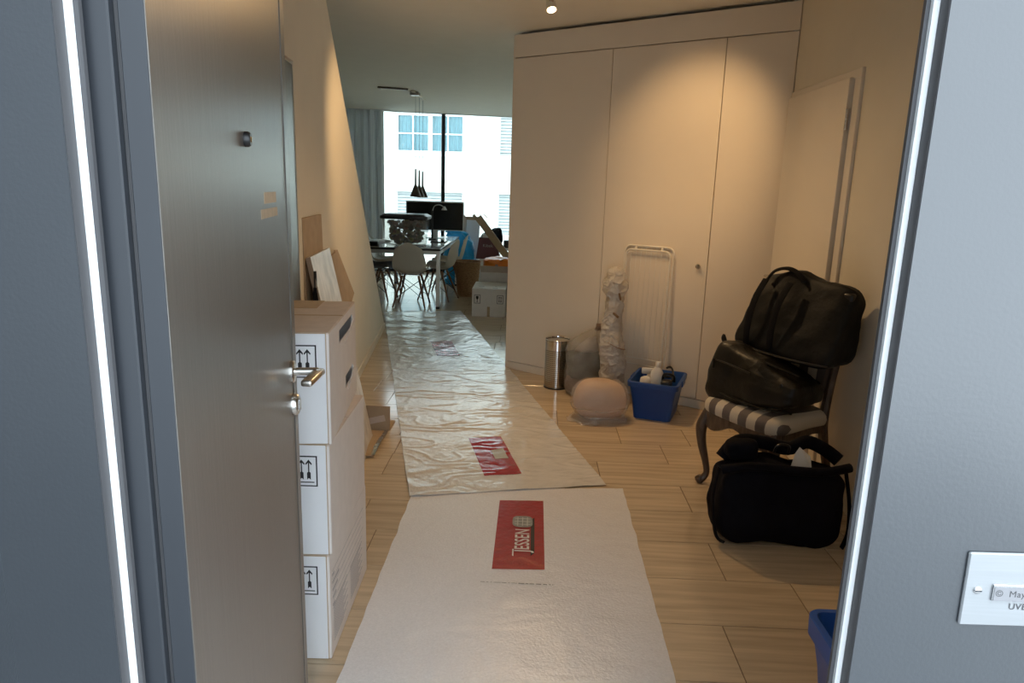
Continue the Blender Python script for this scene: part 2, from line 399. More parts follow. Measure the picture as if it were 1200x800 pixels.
def copy_tree(o, parent=None):
    c = o.copy(); COL.objects.link(c); c.parent = parent
    for ch in list(o.children): copy_tree(ch, c)
    return c

def dup(root, loc, rotz, label, group=None):
    c = copy_tree(root); c.location = loc; c.rotation_euler = (0, 0, rotz); c['label'] = label
    if group: c['group'] = group
    return c

RZ = lambda a: Matrix.Rotation(a, 4, 'Z')
RX = lambda a: Matrix.Rotation(a, 4, 'X')
RY = lambda a: Matrix.Rotation(a, 4, 'Y')
TR = lambda *p: Matrix.Translation(p)

# ------------------------------------------------------------------ setting
H = 2.65
def lwx(y): return -1.349 - 0.106*(y-5.43)          # hall-side face of the left wall
WA = Vector((-0.098, 5.698, 0)); WD = Vector((0.8255, -0.5644, 0)).normalized()   # wardrobe front line
WROT = math.atan2(WD.y, WD.x)

# floor: grout bed, tiles near, tile-patterned slab beyond
fl = struct(MB().box((-4.6, 0.74, -0.12), (4.2, 14.0, -0.004)).build('floor', 'grout'))
random.seed(4)
YT = 7.05
forced = {0: [0.718], 1: [1.061, 0.16], 2: [0.811, 1.315, 0.1], 3: [-0.745, 0.35, 1.45], 4: [0.807, -0.2], 5: [-0.755, 0.40, 1.40], 6: [0.805, 1.184, -0.15],
          7: [0.574, 0.992], 8: [1.311, 0.2], 9: [-0.979, 0.45]}
cache = {}
def tile(x0, x1, y0, y1):
    g = 0.0016; k = (round(x1-x0, 3), round(y1-y0, 3))
    if k not in cache:
        w, d = k[0]-2*g, k[1]-2*g; e = 0.0012
        m = MB()
        vs = [(-w/2, -d/2, -0.006), (w/2, -d/2, -0.006), (w/2, d/2, -0.006), (-w/2, d/2, -0.006),
              (-w/2, -d/2, -e), (w/2, -d/2, -e), (w/2, d/2, -e), (-w/2, d/2, -e),
              (-w/2+e, -d/2+e, 0), (w/2-e, -d/2+e, 0), (w/2-e, d/2-e, 0), (-w/2+e, d/2-e, 0)]
        m.add(vs, [(8, 9, 10, 11)] + [(4+i, 4+(i+1) % 4, 8+(i+1) % 4, 8+i) for i in range(4)] + [(i, (i+1) % 4, 4+(i+1) % 4, 4+i) for i in range(4)])
        o = m.build('tile', 'tile', fl); cache[k] = o.data
    else:
        o = bpy.data.objects.new('tile', cache[k]); link(o, fl)
    o.location = ((x0+x1)/2, (y0+y1)/2, 0)
for k in range(-4, 17):
    y0 = 1.95+0.3*k; y1 = y0+0.3
    xl = lwx(y1)-0.02
    if k >= 0: xr = 1.58
    else: xr = 1.58
    if y1 > 4.6: xr = min(1.58, max(-0.05, (5.698-y0)/0.684-0.098)+0.1)
    js = sorted(forced.get(k, []))
    if not js: js = [(-0.3 if k % 2 else 0.3)+random.uniform(-0.1, 0.1)]
    while js[0]-xl > 0.95: js.insert(0, js[0]-random.choice((0.6, 0.75, 0.9)))
    while xr-js[-1] > 0.95: js.append(js[-1]+random.choice((0.6, 0.75, 0.9)))
    js = [j for j in js if xl+0.05 < j < xr-0.05]
    e = [xl]+js+[xr]
    for a, b in zip(e[:-1], e[1:]): tile(round(a, 3), round(b, 3), y0, y1)
tm = MT['tile'].copy(); tm.name = 'beige_stone_tile_far'
nt = tm.node_tree; p = nt.nodes['Principled BSDF']
tc = nt.nodes.new('ShaderNodeTexCoord'); br = nt.nodes.new('ShaderNodeTexBrick'); br.offset = 0.4
br.inputs['Scale'].default_value = 1; br.inputs['Brick Width'].default_value = 0.8; br.inputs['Row Height'].default_value = 0.3; br.inputs['Mortar Size'].default_value = 0.003
mpp = nt.nodes.new('ShaderNodeMapping'); mpp.inputs['Location'].default_value = (0, -0.15, 0)
nt.links.new(tc.outputs['Object'], mpp.inputs[0]); nt.links.new(mpp.outputs[0], br.inputs['Vector'])
oldc = p.inputs['Base Color'].links[0].from_socket
mx = nt.nodes.new('ShaderNodeMix'); mx.data_type = 'RGBA'; nt.links.new(br.outputs['Fac'], mx.inputs['Factor']); nt.links.new(oldc, mx.inputs['A'])
mx.inputs['B'].default_value = (0.34, 0.25, 0.17, 1); nt.links.new(mx.outputs['Result'], p.inputs['Base Color'])
o = MB().box((-4.6, YT, -0.05), (4.2, 14.0, 0)).box((0.2, 5.4, -0.05), (4.2, YT, 0)).box((-4.6, 0.8, -0.05), (-1.5, YT, 0)).build('far_tile_field', tm, fl); o['kind'] = 'stuff'

struct(MB().prism([(-4.75, 0.74), (4.2, 0.74), (4.2, 13.63), (-4.75, 11.64)], H, H+0.2, 'z').build('ceiling', 'ceiling'))
# left hall wall with raked end
T = 0.16
m = MB()
pf = [(0.80, 0.0), (7.30, 0.0), (4.12, H), (0.80, H)]
fa = [Vector((lwx(y), y, z)) for y, z in pf]; fb = [v + Vector((-T, -0.017, 0)) for v in fa]
m.add(fa+fb, [(0, 1, 2, 3), (7, 6, 5, 4), (0, 4, 5, 1), (1, 5, 6, 2), (2, 6, 7, 3), (3, 7, 4, 0)])
struct(m.build('wall_left', 'plaster'))
def lw_box(name, y0, y1, z0, z1, d, mt, parent=None, back=0.004):
    vs = []
    for off in (-back, d):
        for y, z in ((y0, z0), (y1, z0), (y1, z1), (y0, z1)): vs.append((lwx(y)+off, y, z))
    return MB().add(vs, [(0, 3, 2, 1), (4, 5, 6, 7), (0, 1, 5, 4), (1, 2, 6, 5), (2, 3, 7, 6), (3, 0, 4, 7)]).build(name, mt, parent)
struct(lw_box('baseboard_left', 3.42, 7.22, 0, 0.062, 0.012, 'plaster'))
d3 = struct(lw_box('door_3', 2.52, 3.335, 0.005, 2.005, 0.012, 'leaf'))
d3['label'] = 'dark grey room door in the left hall wall behind the open entrance door'
lw_box('casing', 3.335, 3.405, 0, 2.019, 0.016, 'plaster', d3); lw_box('casing', 2.45, 2.52, 0, 2.02, 0.016, 'plaster', d3); lw_box('casing', 2.45, 3.405, 2.02, 2.09, 0.016, 'plaster', d3)

# right hall wall and enclosing walls
XR = 1.554
struct(MB().box((XR, 0.80, 0), (XR+0.15, 4.60, H)).build('wall_right', 'plaster'))
struct(MB().box((-4.75, 0.74, 0), (-4.6, 11.66, H)).build('wall_living_left', 'plaster'))
struct(MB().box((4.05, 4.45, 0), (4.2, 13.5, H)).build('wall_living_right', 'plaster'))
struct(MB().box((XR+0.15, 4.45, 0), (4.05, 4.60, H)).build('wall_behind_wardrobe', 'plaster'))
# exterior front: painted panel, frame, bead
PL, PR, Y0 = -0.474, 0.380, 0.72
wf = struct(MB().box((-0.98, Y0, -0.1), (PL, Y0+0.018, 2.9)).box((PR, Y0, -0.1), (2.6, Y0+0.018, 2.9)).box((PL, Y0, 2.12), (PR, Y0+0.018, 2.9)).build('wall_front', 'extgrey'))
struct(MB().box((-4.7, Y0+0.05, 0), (-0.56, 0.80, H)).box((PR+0.03, Y0+0.03, 0), (1.7, 0.80, H)).box((-0.56, Y0+0.03, 2.13), (PR+0.03, 0.80, H)).build('wall_front_inside', 'plaster'))
struct(MB().box((PL+0.0, Y0+0.0185, 0), (PL+0.0065, Y0+0.024, 2.11)).build('trim_1', 'strip'))
struct(MB().box((PR-0.0065, Y0+0.0185, 0), (PR-0.0, Y0+0.024, 2.11)).build('trim_2', 'strip'))
struct(MB().box((-0.56, Y0+0.0185, 0), (PL, Y0+0.05, 2.12)).box((PL, Y0+0.0245, 0), (PL+0.012, Y0+0.030, 2.12)).build('trim_3', 'frame'))
struct(MB().box((PR-0.0105, Y0+0.0245, 0), (PR+0.02, Y0+0.030, 2.12)).box((PR, Y0+0.0185, 0), (PR+0.02, Y0+0.0245, 2.12)).build('trim_4', 'frame'))
# thin dark strips on the return of the front panel
struct(MB().box((PL-0.001, Y0+0.0012, -0.1), (PL+0.0006, Y0+0.0178, 2.12)).build('trim_5', 'frame'))
struct(MB().box((PR-0.0006, Y0+0.0012, -0.1), (PR+0.001, Y0+0.0178, 2.12)).build('trim_6', 'frame'))
struct(MB().box((-3, -3.0, -0.2), (3, 0.74, -0.02)).build('floor_landing', 'concrete'))
struct(MB().box((-0.80, -2.4, -0.1), (-0.60, Y0, 3.2)).build('wall_left_added_shade', 'extgrey'))  # unseen wall added to shade the left front panel and darken its reflection

# window wall
WP0 = Vector((-3.138, 11.95, 0)); WDIR = Vector((2.698, 0.60, 0)).normalized(); WR2 = math.atan2(WDIR.y, WDIR.x)
w1 = bpy.data.objects.new('window_1', None); link(w1); w1.location = WP0; w1.rotation_euler = (0, 0, WR2); struct(w1)
w1['label'] = 'full height window wall with black mullions at the far end of the living room'
ms = [-1.5, 1.595, 4.1, 6.4, 7.35]
for a in ms[:-1]: MB().rbox((a-0.03, -0.04, 0), (a+0.03, 0.04, H), 0.004, 1).build('mullion', 'blackmetal', w1)
MB().rbox((-1.5, -0.04, 0), (7.35, 0.04, 0.06), 0.004, 1).build('bottom_rail', 'blackmetal', w1)
MB().rbox((-1.5, -0.04, H-0.012), (7.35, 0.04, H+0.02), 0.004, 1).build('top_rail', 'alu', w1)
for a, b in zip(ms[:-1], ms[1:]): MB().box((a+0.03, -0.004, 0.06), (b-0.03, 0.004, H-0.012)).build('pane', 'glass', w1)

# ------------------------------------------------------------------ entrance door (open leaf)
LROT = rad(10.55)
d1 = bpy.data.objects.new('door_1', None); link(d1); d1.location = (-0.415, 0.782, 0); d1.rotation_euler = (0, 0, LROT); struct(d1)
d1['label'] = 'open graphite entrance door with nickel lever handle and peephole'
MB().rbox((-0.0255, 0.0, 0.012), (0, 0.928, 2.09), 0.0015, 1).build('outer_leaf', ['leaf'], d1)
MB().rbox((-0.0265, -0.0015, 0.012), (-0.0008, 0.0015, 2.09), 0.0008, 1).build('edge_band', 'leafedge', d1)
MB().rbox((-0.0655, -0.010, 0.012), (-0.0325, 0.905, 2.09), 0.002, 1).build('inner_leaf', 'leafedge', d1)
MB().box((-0.0335, 0.006, 0.02), (-0.0245, 0.90, 2.08)).build('seal', 'frame', d1)
MB().rbox((-0.0005, 0.878, 0.012), (0.0022, 0.927, 2.09), 0.001, 1).build('closing_edge', 'leaf', d1)
def leafpart(name, mb, mt, parent=None, smooth=True): return mb.build(name, mt, parent or d1, smooth=smooth)
XA = lambda y, z: TR(0, y, z) @ RY(PI/2)
hs = leafpart('lever_handle', MB().tube([(0.010, 0.852, 1.05), (0.055, 0.852, 1.05), (0.062, 0.850, 1.05), (0.066, 0.842, 1.05)], 0.0095, 12, 3), 'steel')
MB().rbox((0.052, 0.745, 1.041), (0.079, 0.862, 1.057), 0.006, 3, M=TR(0.056, 0.85, 0) @ RZ(rad(-9)) @ TR(-0.056, -0.85, 0)).build('lever_grip', 'steel', hs, smooth=True)
leafpart('handle_rosette', MB().lathe([(0.027, 0), (0.027, 0.007), (0.024, 0.010), (0.012, 0.0105)], 28, M=XA(0.852, 1.05)), 'steel')
lr = leafpart('lock_rosette', MB().lathe([(0.027, 0), (0.027, 0.010), (0.023, 0.015), (0.010, 0.0155)], 28, M=XA(0.862, 0.965)), 'steel')
MB().rbox((0.0155, 0.857, 0.951), (0.019, 0.867, 0.979), 0.001, 1).build('key_cylinder', 'chrome', lr)

# ------------------------------------------------------------------ room door on the right wall
d2 = bpy.data.objects.new('door_2', None); link(d2); d2.location = (XR, 3.6, 0); struct(d2)
d2['label'] = 'white rebated room door in the right hall wall beside the wardrobe'
MB().rbox((-0.036, 0.095, 0.01), (-0.004, 0.945, 2.068), 0.003, 2).build('leaf', 'doorwhite', d2)
MB().rbox((-0.016, 0.012, 0), (0.004, 0.082, 2.060), 0.003, 1).build('casing', 'doorwhite', d2)
MB().rbox((-0.016, 0.012, 2.06), (0.004, 0.96, 2.105), 0.003, 1).build('casing', 'doorwhite', d2)
for z in (1.87, 0.25):
    h = MB().lathe([(0.0075, -0.045), (0.0075, 0.045)], 12, c=(-0.032, 0.088, z)).build('hinge', 'steel', d2, smooth=True)
    MB().lathe([(0.0085, -0.05), (0.0085, -0.044)], 12, c=(-0.032, 0.088, z)).lathe([(0.0085, 0.044), (0.0085, 0.05)], 12, c=(-0.032, 0.088, z)).lathe([(0.0082, -0.003), (0.0082, 0.003)], 12, c=(-0.032, 0.088, z)).build('hinge_ring', 'chrome', h, smooth=True)
h = MB().tube([(-0.036, 0.87, 0.995), (-0.085, 0.87, 0.995), (-0.09, 0.865, 0.995), (-0.09, 0.75, 0.995)], 0.009, 10, 2).build('lever_handle', 'steel', d2, smooth=True)
MB().lathe([(0.026, 0), (0.026, -0.008), (0.012, -0.009)], 20, M=TR(-0.036, 0.87, 0.995) @ RY(PI/2)).build('rosette', 'steel', h, smooth=True)

# ------------------------------------------------------------------ built-in wardrobe
wd = thing('built_in_wardrobe', 'full height built-in wardrobe with three plain cream doors and one round knob', 'wardrobe', WA, WROT)
MB().prism([(-0.112, 0.075), (1.935, 0.075), (1.585, 0.60), (-0.112, 0.60)], 0.0, 2.60, 'z').build('carcass', 'cab', wd)
for a, b in ((-0.113, 0.737), (0.741, 1.551), (1.556, 1.993)):
    MB().rbox((a, 0.0, 0.068), (b, 0.020, 2.458), 0.0012, 1).build('door', 'cab', wd)
MB().rbox((-0.113, 0.0, 2.464), (1.993, 0.021, 2.628), 0.0012, 1).build('fascia', 'cab', wd)
MB().rbox((-0.113, 0.005, 0.0), (1.993, 0.022, 0.062), 0.001, 1).build('plinth', 'cab', wd)
MB().rbox((-0.128, 0.001, 0.0), (-0.113, 0.60, 2.628), 0.001, 1).build('end_panel', 'cab', wd)
MB().prism([(-0.10, 0.20), (1.85, 0.20), (1.58, 0.59), (-0.10, 0.59)], 2.598, 2.648, 'z').build('filler_strip', 'cab', wd)
MB().lathe([(0.009, 0), (0.009, 0.014), (0.016, 0.020), (0.0185, 0.028), (0.015, 0.033), (0.004, 0.035)], 20, M=TR(1.498, 0, 1.003) @ RX(PI/2)).build('knob', 'steel', wd, smooth=True)

# door furniture that sits on the leaf
pp = leafpart('peephole', MB().lathe([(0.013, 0), (0.013, 0.006), (0.0105, 0.010), (0.006, 0.010)], 24, M=XA(0.463, 1.565)), 'black')
MB().lathe([(0.006, 0.0095), (0.004, 0.0115), (0.001, 0.012)], 16, M=XA(0.463, 1.565)).build('lens', 'chrome', pp, smooth=True)
MB().box((-0.0005, 0.612, 1.452), (0.0006, 0.745, 1.474)).build('tape_strip', 'tape', d1)
MB().box((-0.0005, 0.575, 1.424), (0.0006, 0.755, 1.442)).build('tape_strip', 'tape', d1)

# ------------------------------------------------------------------ doorbell plate on the front panel
db = thing('doorbell_plate', 'brushed steel doorbell plate with a name card screwed to the grey front wall', 'doorbell', (0.488, Y0, 1.079))
MB().rbox((0, -0.004, -0.042), (0.17, 0.0005, 0.046), 0.0015, 1, M=RY(rad(-1.0))).build('plate', 'plate', db)
sc = MB().lathe([(0.0045, 0), (0.0045, 0.001), (0.003, 0.0022), (0.0005, 0.0025)], 16, M=TR(0.014, -0.004, 0.002) @ RX(PI/2)).build('screw', 'chrome', db, smooth=True)
MB().box((0.0105, -0.0068, 0.0014), (0.0175, -0.0058, 0.0026)).build('slot', 'black', sc)
MB().rbox((0.029, -0.0062, -0.0095), (0.125, -0.0035, 0.0105), 0.0008, 1).build('card_holder', 'chrome', db)
nc = MB().box((0.031, -0.0068, -0.0085), (0.122, -0.006, 0.0080)).build('name_card', 'nameplate', db)
lettering('card_lettering', '\u00a9  Mayer 2', 0.0105, 'inkdark', nc, TR(0.058, -0.0070, 0.0) @ RX(PI/2))
lettering('plate_lettering', 'UVE38', 0.0105, 'inkdark', db, TR(0.066, -0.0045, -0.0165) @ RX(PI/2))

# ------------------------------------------------------------------ moving boxes behind the door
def arrow(mb, x, z0, z1, y, y2, w=0.0035):
    h = z1-z0
    mb.prism([(x-w/2, z0+h*0.25), (x+w/2, z0+h*0.25), (x+w/2, z1-h*0.10), (x-w/2, z1-h*0.10)], y, y2)
    for sg in (-1, 1):
        mb.prism([(x, z1), (x, z1-h*0.13), (x+sg*0.0085, z1-h*0.27), (x+sg*0.0098, z1-h*0.20)], y, y2)
        mb.prism([(x, z0+h*0.42), (x, z0+h*0.08), (x+sg*0.0055, z0), (x+sg*0.0055, z0+h*0.34)], y, y2)

def moving_box(label, x_right, y_front, z0, w, d, h, rot, style):
    t = thing('moving_box', label, 'box', (x_right, y_front, z0), rot, 'white moving boxes stacked behind the entrance door')
    e = 0.004
    if style != 'hole':
        MB().rbox((-w, 0, 0.001), (0, d, h-0.006), 0.004, 2).build('carton', 'box', t)
    else:
        k = 0.005; hb = h-0.006
        holes = [(d*0.60-0.15, d*0.60+0.15, h-0.077, h-0.033), (d*0.70-0.09, d*0.70+0.09, h-0.257, h-0.213)]
        c = MB().box((-w, 0, 0.001), (0, k, hb)).box((-w, d-k, 0.001), (0, d, hb)).box((-w, k, 0.001), (-w+k, d-k, hb)).box((-w+k, k, 0.001), (-k, d-k, 0.006))
        ys = sorted({k, d-k, *[q[0] for q in holes], *[q[1] for q in holes]}); zs_ = sorted({0.001, hb, *[q[2] for q in holes], *[q[3] for q in holes]})
        for a, b in zip(ys[:-1], ys[1:]):
            for p0, p1 in zip(zs_[:-1], zs_[1:]):
                if not any(q[0] <= a+1e-6 and b <= q[1]+1e-6 and q[2] <= p0+1e-6 and p1 <= q[3]+1e-6 for q in holes): c.box((-k, a, p0), (0, b, p1))
        c.build('carton', 'box', t)
    MB().rbox((-w+0.004, -0.0035, 0.003), (-0.010, 0.001, h-0.004), 0.0015, 1).build('front_flap', 'boxfront', t)
    MB().box((-w+0.003, -0.0018, 0.0015), (-0.0075, 0.0005, h-0.0015)).build('flap_edge', 'kraft', t)
    for a, b in ((0.0, d/2-0.003), (d/2+0.003, d)):
        MB().rbox((-w+0.002, a+0.001, h-0.008), (-0.001, b-0.001, h-0.001), 0.002, 1).build('top_flap', 'boxtop', t)
    # print: frame, two arrows, base line
    zt = h-0.037; fw2 = 0.084; fh = 0.098; xr = -0.036; y, y2 = -0.0042, -0.003
    f = MB()
    f.box((xr-fw2, y, zt-0.004), (xr, y2, zt)).box((xr-fw2, y, zt-fh), (xr, y2, zt-fh+0.0035)).box((xr-0.004, y, zt-fh), (xr, y2, zt)).box((xr-fw2, y, zt-fh), (xr-fw2+0.004, y2, zt))
    fo = f.build('handling_mark', 'blackprint', t)
    a = MB()
    arrow(a, xr-0.026, zt-0.076, zt-0.012, y, y2); arrow(a, xr-0.0475, zt-0.076, zt-0.012, y, y2)
    a.box((xr-0.068, y, zt-0.086), (xr-0.010, y2, zt-0.083))
    a.build('arrows', 'blackprint', fo)
    if style == 'hole':
        for q in holes:   # the punched tab, bent into the box
            zm = q[3]
            MB().box((-0.004, q[0]+0.002, -(q[3]-q[2])), (0.0, q[1]-0.002, 0.0), M=TR(-0.001, 0, zm) @ RY(rad(38))).build('hole_tab', 'kraft', t)
        MB().prism([(-0.06, -0.035), (0.155, 0.012), (0.155, -0.035)], 0.001, 0.005, 'x', M=TR(0, d*0.60, h-0.062)).build('torn_flap', 'box', t)
        MB().prism([(-0.05, -0.03), (0.09, 0.016), (0.09, -0.03)], 0.001, 0.005, 'x', M=TR(0, d*0.70, h-0.240)).build('torn_flap', 'box', t)
        MB().box((-w*0.62, d*0.72, h-0.0012), (-w*0.3, d-0.002, h+0.0004)).build('packing_tape', 'kraft', t)
        MB().box((-w+0.01, d/2-0.012, h-0.002), (-0.002, d/2+0.004, h-0.0004)).build('flap_seam', 'kraft', t)
    if style == 'print':
        p = MB()
        for i in range(6): p.box((-0.001, 0.03, h-0.075-i*0.026), (0.0006, d-0.06-0.02*(i % 3), h-0.0735-i*0.026))
        for c in (0.035, 0.27):
            for i in range(15):
                zz = h-0.20-i*0.0088
                p.box((-0.001, c, zz), (0.0006, c+0.19-0.03*((i*7) % 3), zz+0.0035))
        for i in range(5): p.box((-0.001, 0.03, h-0.092-i*0.026), (0.0006, 0.055+0.02*((i*3) % 4), h-0.083-i*0.026))
        p.build('printed_table', 'inkgrey', t)
    return t
moving_box('bottom white moving box of the stack, with a printed table on its side', -0.599, 1.974, 0.0, 0.36, 0.545, 0.366, rad(1.6), 'print')
moving_box('middle white moving box of the stack behind the entrance door', -0.590, 1.976, 0.366, 0.36, 0.515, 0.364, rad(2.2), 'plain')
moving_box('topmost white moving box of the stack, with torn hand holes and a tan top', -0.582, 1.976, 0.730, 0.36, 0.56, 0.342, rad(6.5), 'hole')

# ------------------------------------------------------------------ panels leaning on the left wall
def lean_board(name, label, cat, y0, y1, ztop, bottom, thick, mt, edge=None, poly=None, start=0.004):
    """board leaning on the left wall; foot `bottom` away from the wall"""
    t = thing(name, label, cat, (lwx(y0)+start, y0, 0), math.atan2(0.106, 1))
    L = math.hypot(ztop, bottom-start); an = math.atan2(bottom-start, ztop)
    Mx = TR(bottom-start, 0, 0) @ RY(-an)
    poly = poly or [(0, 0), (y1-y0, 0), (y1-y0, L), (0, L)]
    MB().prism(poly, 0, thick, 'x', M=Mx).build('face_board', mt, t)
    if edge:
        MB().prism([(-0.003, 0), (0.0, 0), (0.0, L), (-0.003, L)], -0.002, thick+0.001, 'x', M=Mx).build('edge_band', edge, t)
    return t
lean_board('flattened_cardboard', 'tall brown cardboard panel standing flat against the left wall', 'cardboard', 3.41, 3.90, 1.318, 0.03, 0.012, 'kraft', 'kraft')
lean_board('marble_slab', 'pale veined stone slab leaning on the left wall behind the boxes', 'slab', 3.44, 3.97, 1.125, 0.25, 0.022, 'marble', 'slabside', start=0.022)
L2 = 1.09
lean_board('cardboard_piece', 'bent brown cardboard piece leaning beside the stone slab', 'cardboard', 3.95, 4.50, 1.06, 0.16, 0.008, 'kraft', None,
           [(0, 0), (0.30, 0), (0.40, 0.60), (0.46, 0.68), (0.80, 0.76), (0.44, L2), (0.36, L2+0.006), (0.34, L2-0.012), (0, L2-0.01)], start=0.012)
t = thing('dark_tube', 'dark slim tube standing in the gap behind the leaning stone slab', 'tube', (lwx(3.47)+0.085, 3.45, 0))
MB().tube([(0, 0, 0.08), (0.0, 0, 0.3), (-0.012, 0, 0.75), (-0.02, 0, 0.98)], [0.008, 0.024, 0.022, 0.012], 10, 3).build('sleeve', 'blackcloth', t, smooth=True)
MB().tube([(0, 0, 0), (0, 0, 0.1)], 0.005, 8).build('tip', 'steel', t)
MB().tube([(-0.02, 0, 0.97), (-0.022, 0, 1.06)], 0.010, 8).build('cap', 'black', t, smooth=True)

# carton scraps on the floor past the boxes
t = thing('opened_carton', 'small opened brown carton with a raised flap on the floor past the boxes', 'carton', (-0.86, 4.12, 0))
MB().box((-0.15, 0, 0.0), (0.012, 0.006, 0.152), M=RX(rad(-6))).build('raised_panel', 'kraft', t)
MB().box((-0.17, -0.004, 0.062), (-0.0, 0.002, 0.10), M=RX(rad(-8)) @ RY(rad(-14))).build('folded_flap', 'boxtop', t)
MB().box((-0.13, 0.004, 0.001), (0.012, 0.18, 0.007)).build('base_panel', 'kraft', t)
t = thing('cardboard_sheet', 'flat brown cardboard sheet with a crumpled foil edge lying beside the boxes', 'cardboard', (-0.845, 3.665, 0), rad(3))
MB().grid(lambda u, v: (-0.17+0.17*u+0.01*v, 0.42*v, 0.016+0.010*math.sin(v*5)*u), 6, 12, 0.005).build('sheet', 'kraft', t)
MB().grid(lambda u, v: (-0.018+0.024*u+0.01*v+0.004*noise.noise(Vector((v*20, 0, 3))), 0.44*v, 0.021+0.010*math.sin(v*5)+0.006*noise.noise(Vector((v*25, u*5, 1)))), 3, 40, 0.001).build('foil_edge', 'chrome', t, smooth=True)

# ------------------------------------------------------------------ floor protection runners
def sheet(name, label, FL, FR, BL, BR, mt, nu, nv, amp, z0, seed, wr=0.0, group=None):
    t = thing(name, label, 'floor cover', (FL[0], FL[1], 0))
    FL, FR, BL, BR = [Vector((p[0], p[1])) for p in (FL, FR, BL, BR)]
    def P(u, v):
        q = (FL*(1-u)+FR*u)*(1-v)+(BL*(1-u)+BR*u)*v
        e = 0.006*noise.noise(Vector((v*23, seed, 0)))*(1 if u < 0.02 or u > 0.98 else 0)
        x, y = q.x+e, q.y
        n1 = noise.noise(Vector((x*2.6+seed, y*4.5, seed))); n2 = noise.noise(Vector((x*9+seed, y*13+3*n1, seed+4)))
        r = 1-abs(noise.noise(Vector((x*3.6+seed, y*6.0+2.0*n1, seed+9))))*7
        z = z0+amp*(0.5+0.5*n1+0.35*n2)+(wr*max(0, r))
        return Vector((x, y, z))
    o = MB().grid(lambda u, v: P(u, v)-Vector((FL.x, FL.y, 0)), nu, nv, 0.0006).build('foil', mt, t, smooth=True, ang=80)
    return t, P, FL
near, PN, NF = sheet('floor_protection_runner', 'smooth white foil runner with a solid red printed panel, just inside the doorway', (-0.549, 0.84), (0.487, 0.84), (-0.556, 3.30), (0.503, 3.385), 'sheet', 80, 190, 0.0035, 0.0015, 1.0, 0.001)
far, PF, FF = sheet('floor_protection_runner', 'crumpled glossy foil runner stretching from the hall into the living room', (-0.562, 3.185), (0.42, 3.418), (-1.735, 8.16), (-0.848, 8.39), 'sheetfar', 110, 560, 0.006, 0.005, 5.0, 0.0035)
def draped(name, P, F, uv, mt, parent, nu, nv, lift):
    """printed patch that follows the foil: uv = (u0,v0,u1,v1)"""
    u0_, v0_, u1_, v1_ = uv
    def fn(u, v):
        q = P(u0_+(u1_-u0_)*u, v0_+(v1_-v0_)*v); return (q.x-F.x, q.y-F.y, q.z+lift)
    return MB().grid(fn, nu, nv).build(name, mt, parent, smooth=True, ang=80)
def uN(x): return (x+0.551)/1.045
def vN(y): return (y-0.84)/2.50
red = draped('red_panel', PN, NF, (uN(-0.120), vN(2.558), uN(0.090), vN(3.19)), 'red', near, 16, 40, 0.0012)
ztxt = 0.0075
lettering('logo_lettering', 'JESSEN', 0.088, 'whiteprint', red, TR(0.0-NF.x, 2.795-NF.y, ztxt) @ RZ(PI/2), 0.74, 0.0012)
MB().prism([(0.034, -0.135), (0.05, -0.11), (0.05, 0.21), (0.034, 0.19)], 0, 0.0002, 'z', M=TR(-NF.x, 2.80-NF.y, ztxt-0.0010)).build('logo_shadow', 'blackprint', red)
MB().prism([(-0.043, -0.14), (-0.037, -0.145), (-0.037, -0.085), (-0.043, -0.085)], 0, 0.0002, 'z', M=TR(-NF.x, 2.80-NF.y, ztxt)).build('logo_stroke', 'whiteprint', red)
rr_ = [(0.046*math.copysign(abs(math.cos(a))**0.55, math.cos(a)), 0.055*math.copysign(abs(math.sin(a))**0.55, math.sin(a))) for a in [2*PI*i/24 for i in range(24)]]
MB().prism(rr_, 0, 0.0003, 'z', M=TR(-0.004-NF.x, 2.968-NF.y, ztxt-0.0004)).build('logo_emblem', 'greyprint', red)
e = MB()
for k in (-0.022, 0.0, 0.022): e.box((k-0.002, -0.042, 0), (k+0.002, 0.042, 0.0003), M=TR(-0.004-NF.x, 2.968-NF.y, ztxt))
for k in (-0.028, 0.0, 0.028): e.box((-0.036, k-0.002, 0), (0.036, k+0.002, 0.0003), M=TR(-0.004-NF.x, 2.968-NF.y, ztxt))
e.build('emblem_lines', 'lightgrey', red)
random.seed(9); e = MB(); x = -0.158
while x < 0.12:
    w = random.uniform(0.006, 0.03); hh = 0.003 if x < -0.03 else 0.0055
    e.box((x, -hh/2, 0), (min(x+w, 0.122), hh/2, 0.0003), M=TR(-NF.x, 2.455-NF.y-0.004*(x+0.158), ztxt-0.001)); x += w+random.uniform(0.003, 0.008)
e.build('fine_print', 'greyprint', near)
def uvF(x, y):
    best = None
    v = (y-3.30)/4.97; v = max(0, min(1, v))
    for _ in range(8):
        l = PF(0.03, v); r = PF(0.97, v); u = 0.03+0.94*(x-l.x)/(r.x-l.x); ym = l.y+(r.y-l.y)*(u-0.03)/0.94; v += (y-ym)/4.97
    return u, v
a = uvF(-0.215, 3.466); b = uvF(-0.14, 4.07)
rp = draped('red_panel', PF, FF, (a[0], a[1], a[0]+0.20, b[1]), 'redmid', far, 20, 70, 0.0014)
ea = uvF(-0.17, 3.70)
draped('logo_emblem', PF, FF, (ea[0], ea[1], ea[0]+0.075, ea[1]+0.028), 'lightgrey', rp, 8, 12, 0.0026)
a = uvF(-0.82, 6.06)
draped('red_panel', PF, FF, (a[0], a[1], a[0]+0.215, a[1]+0.118), 'redmid', far, 16, 40, 0.0014)

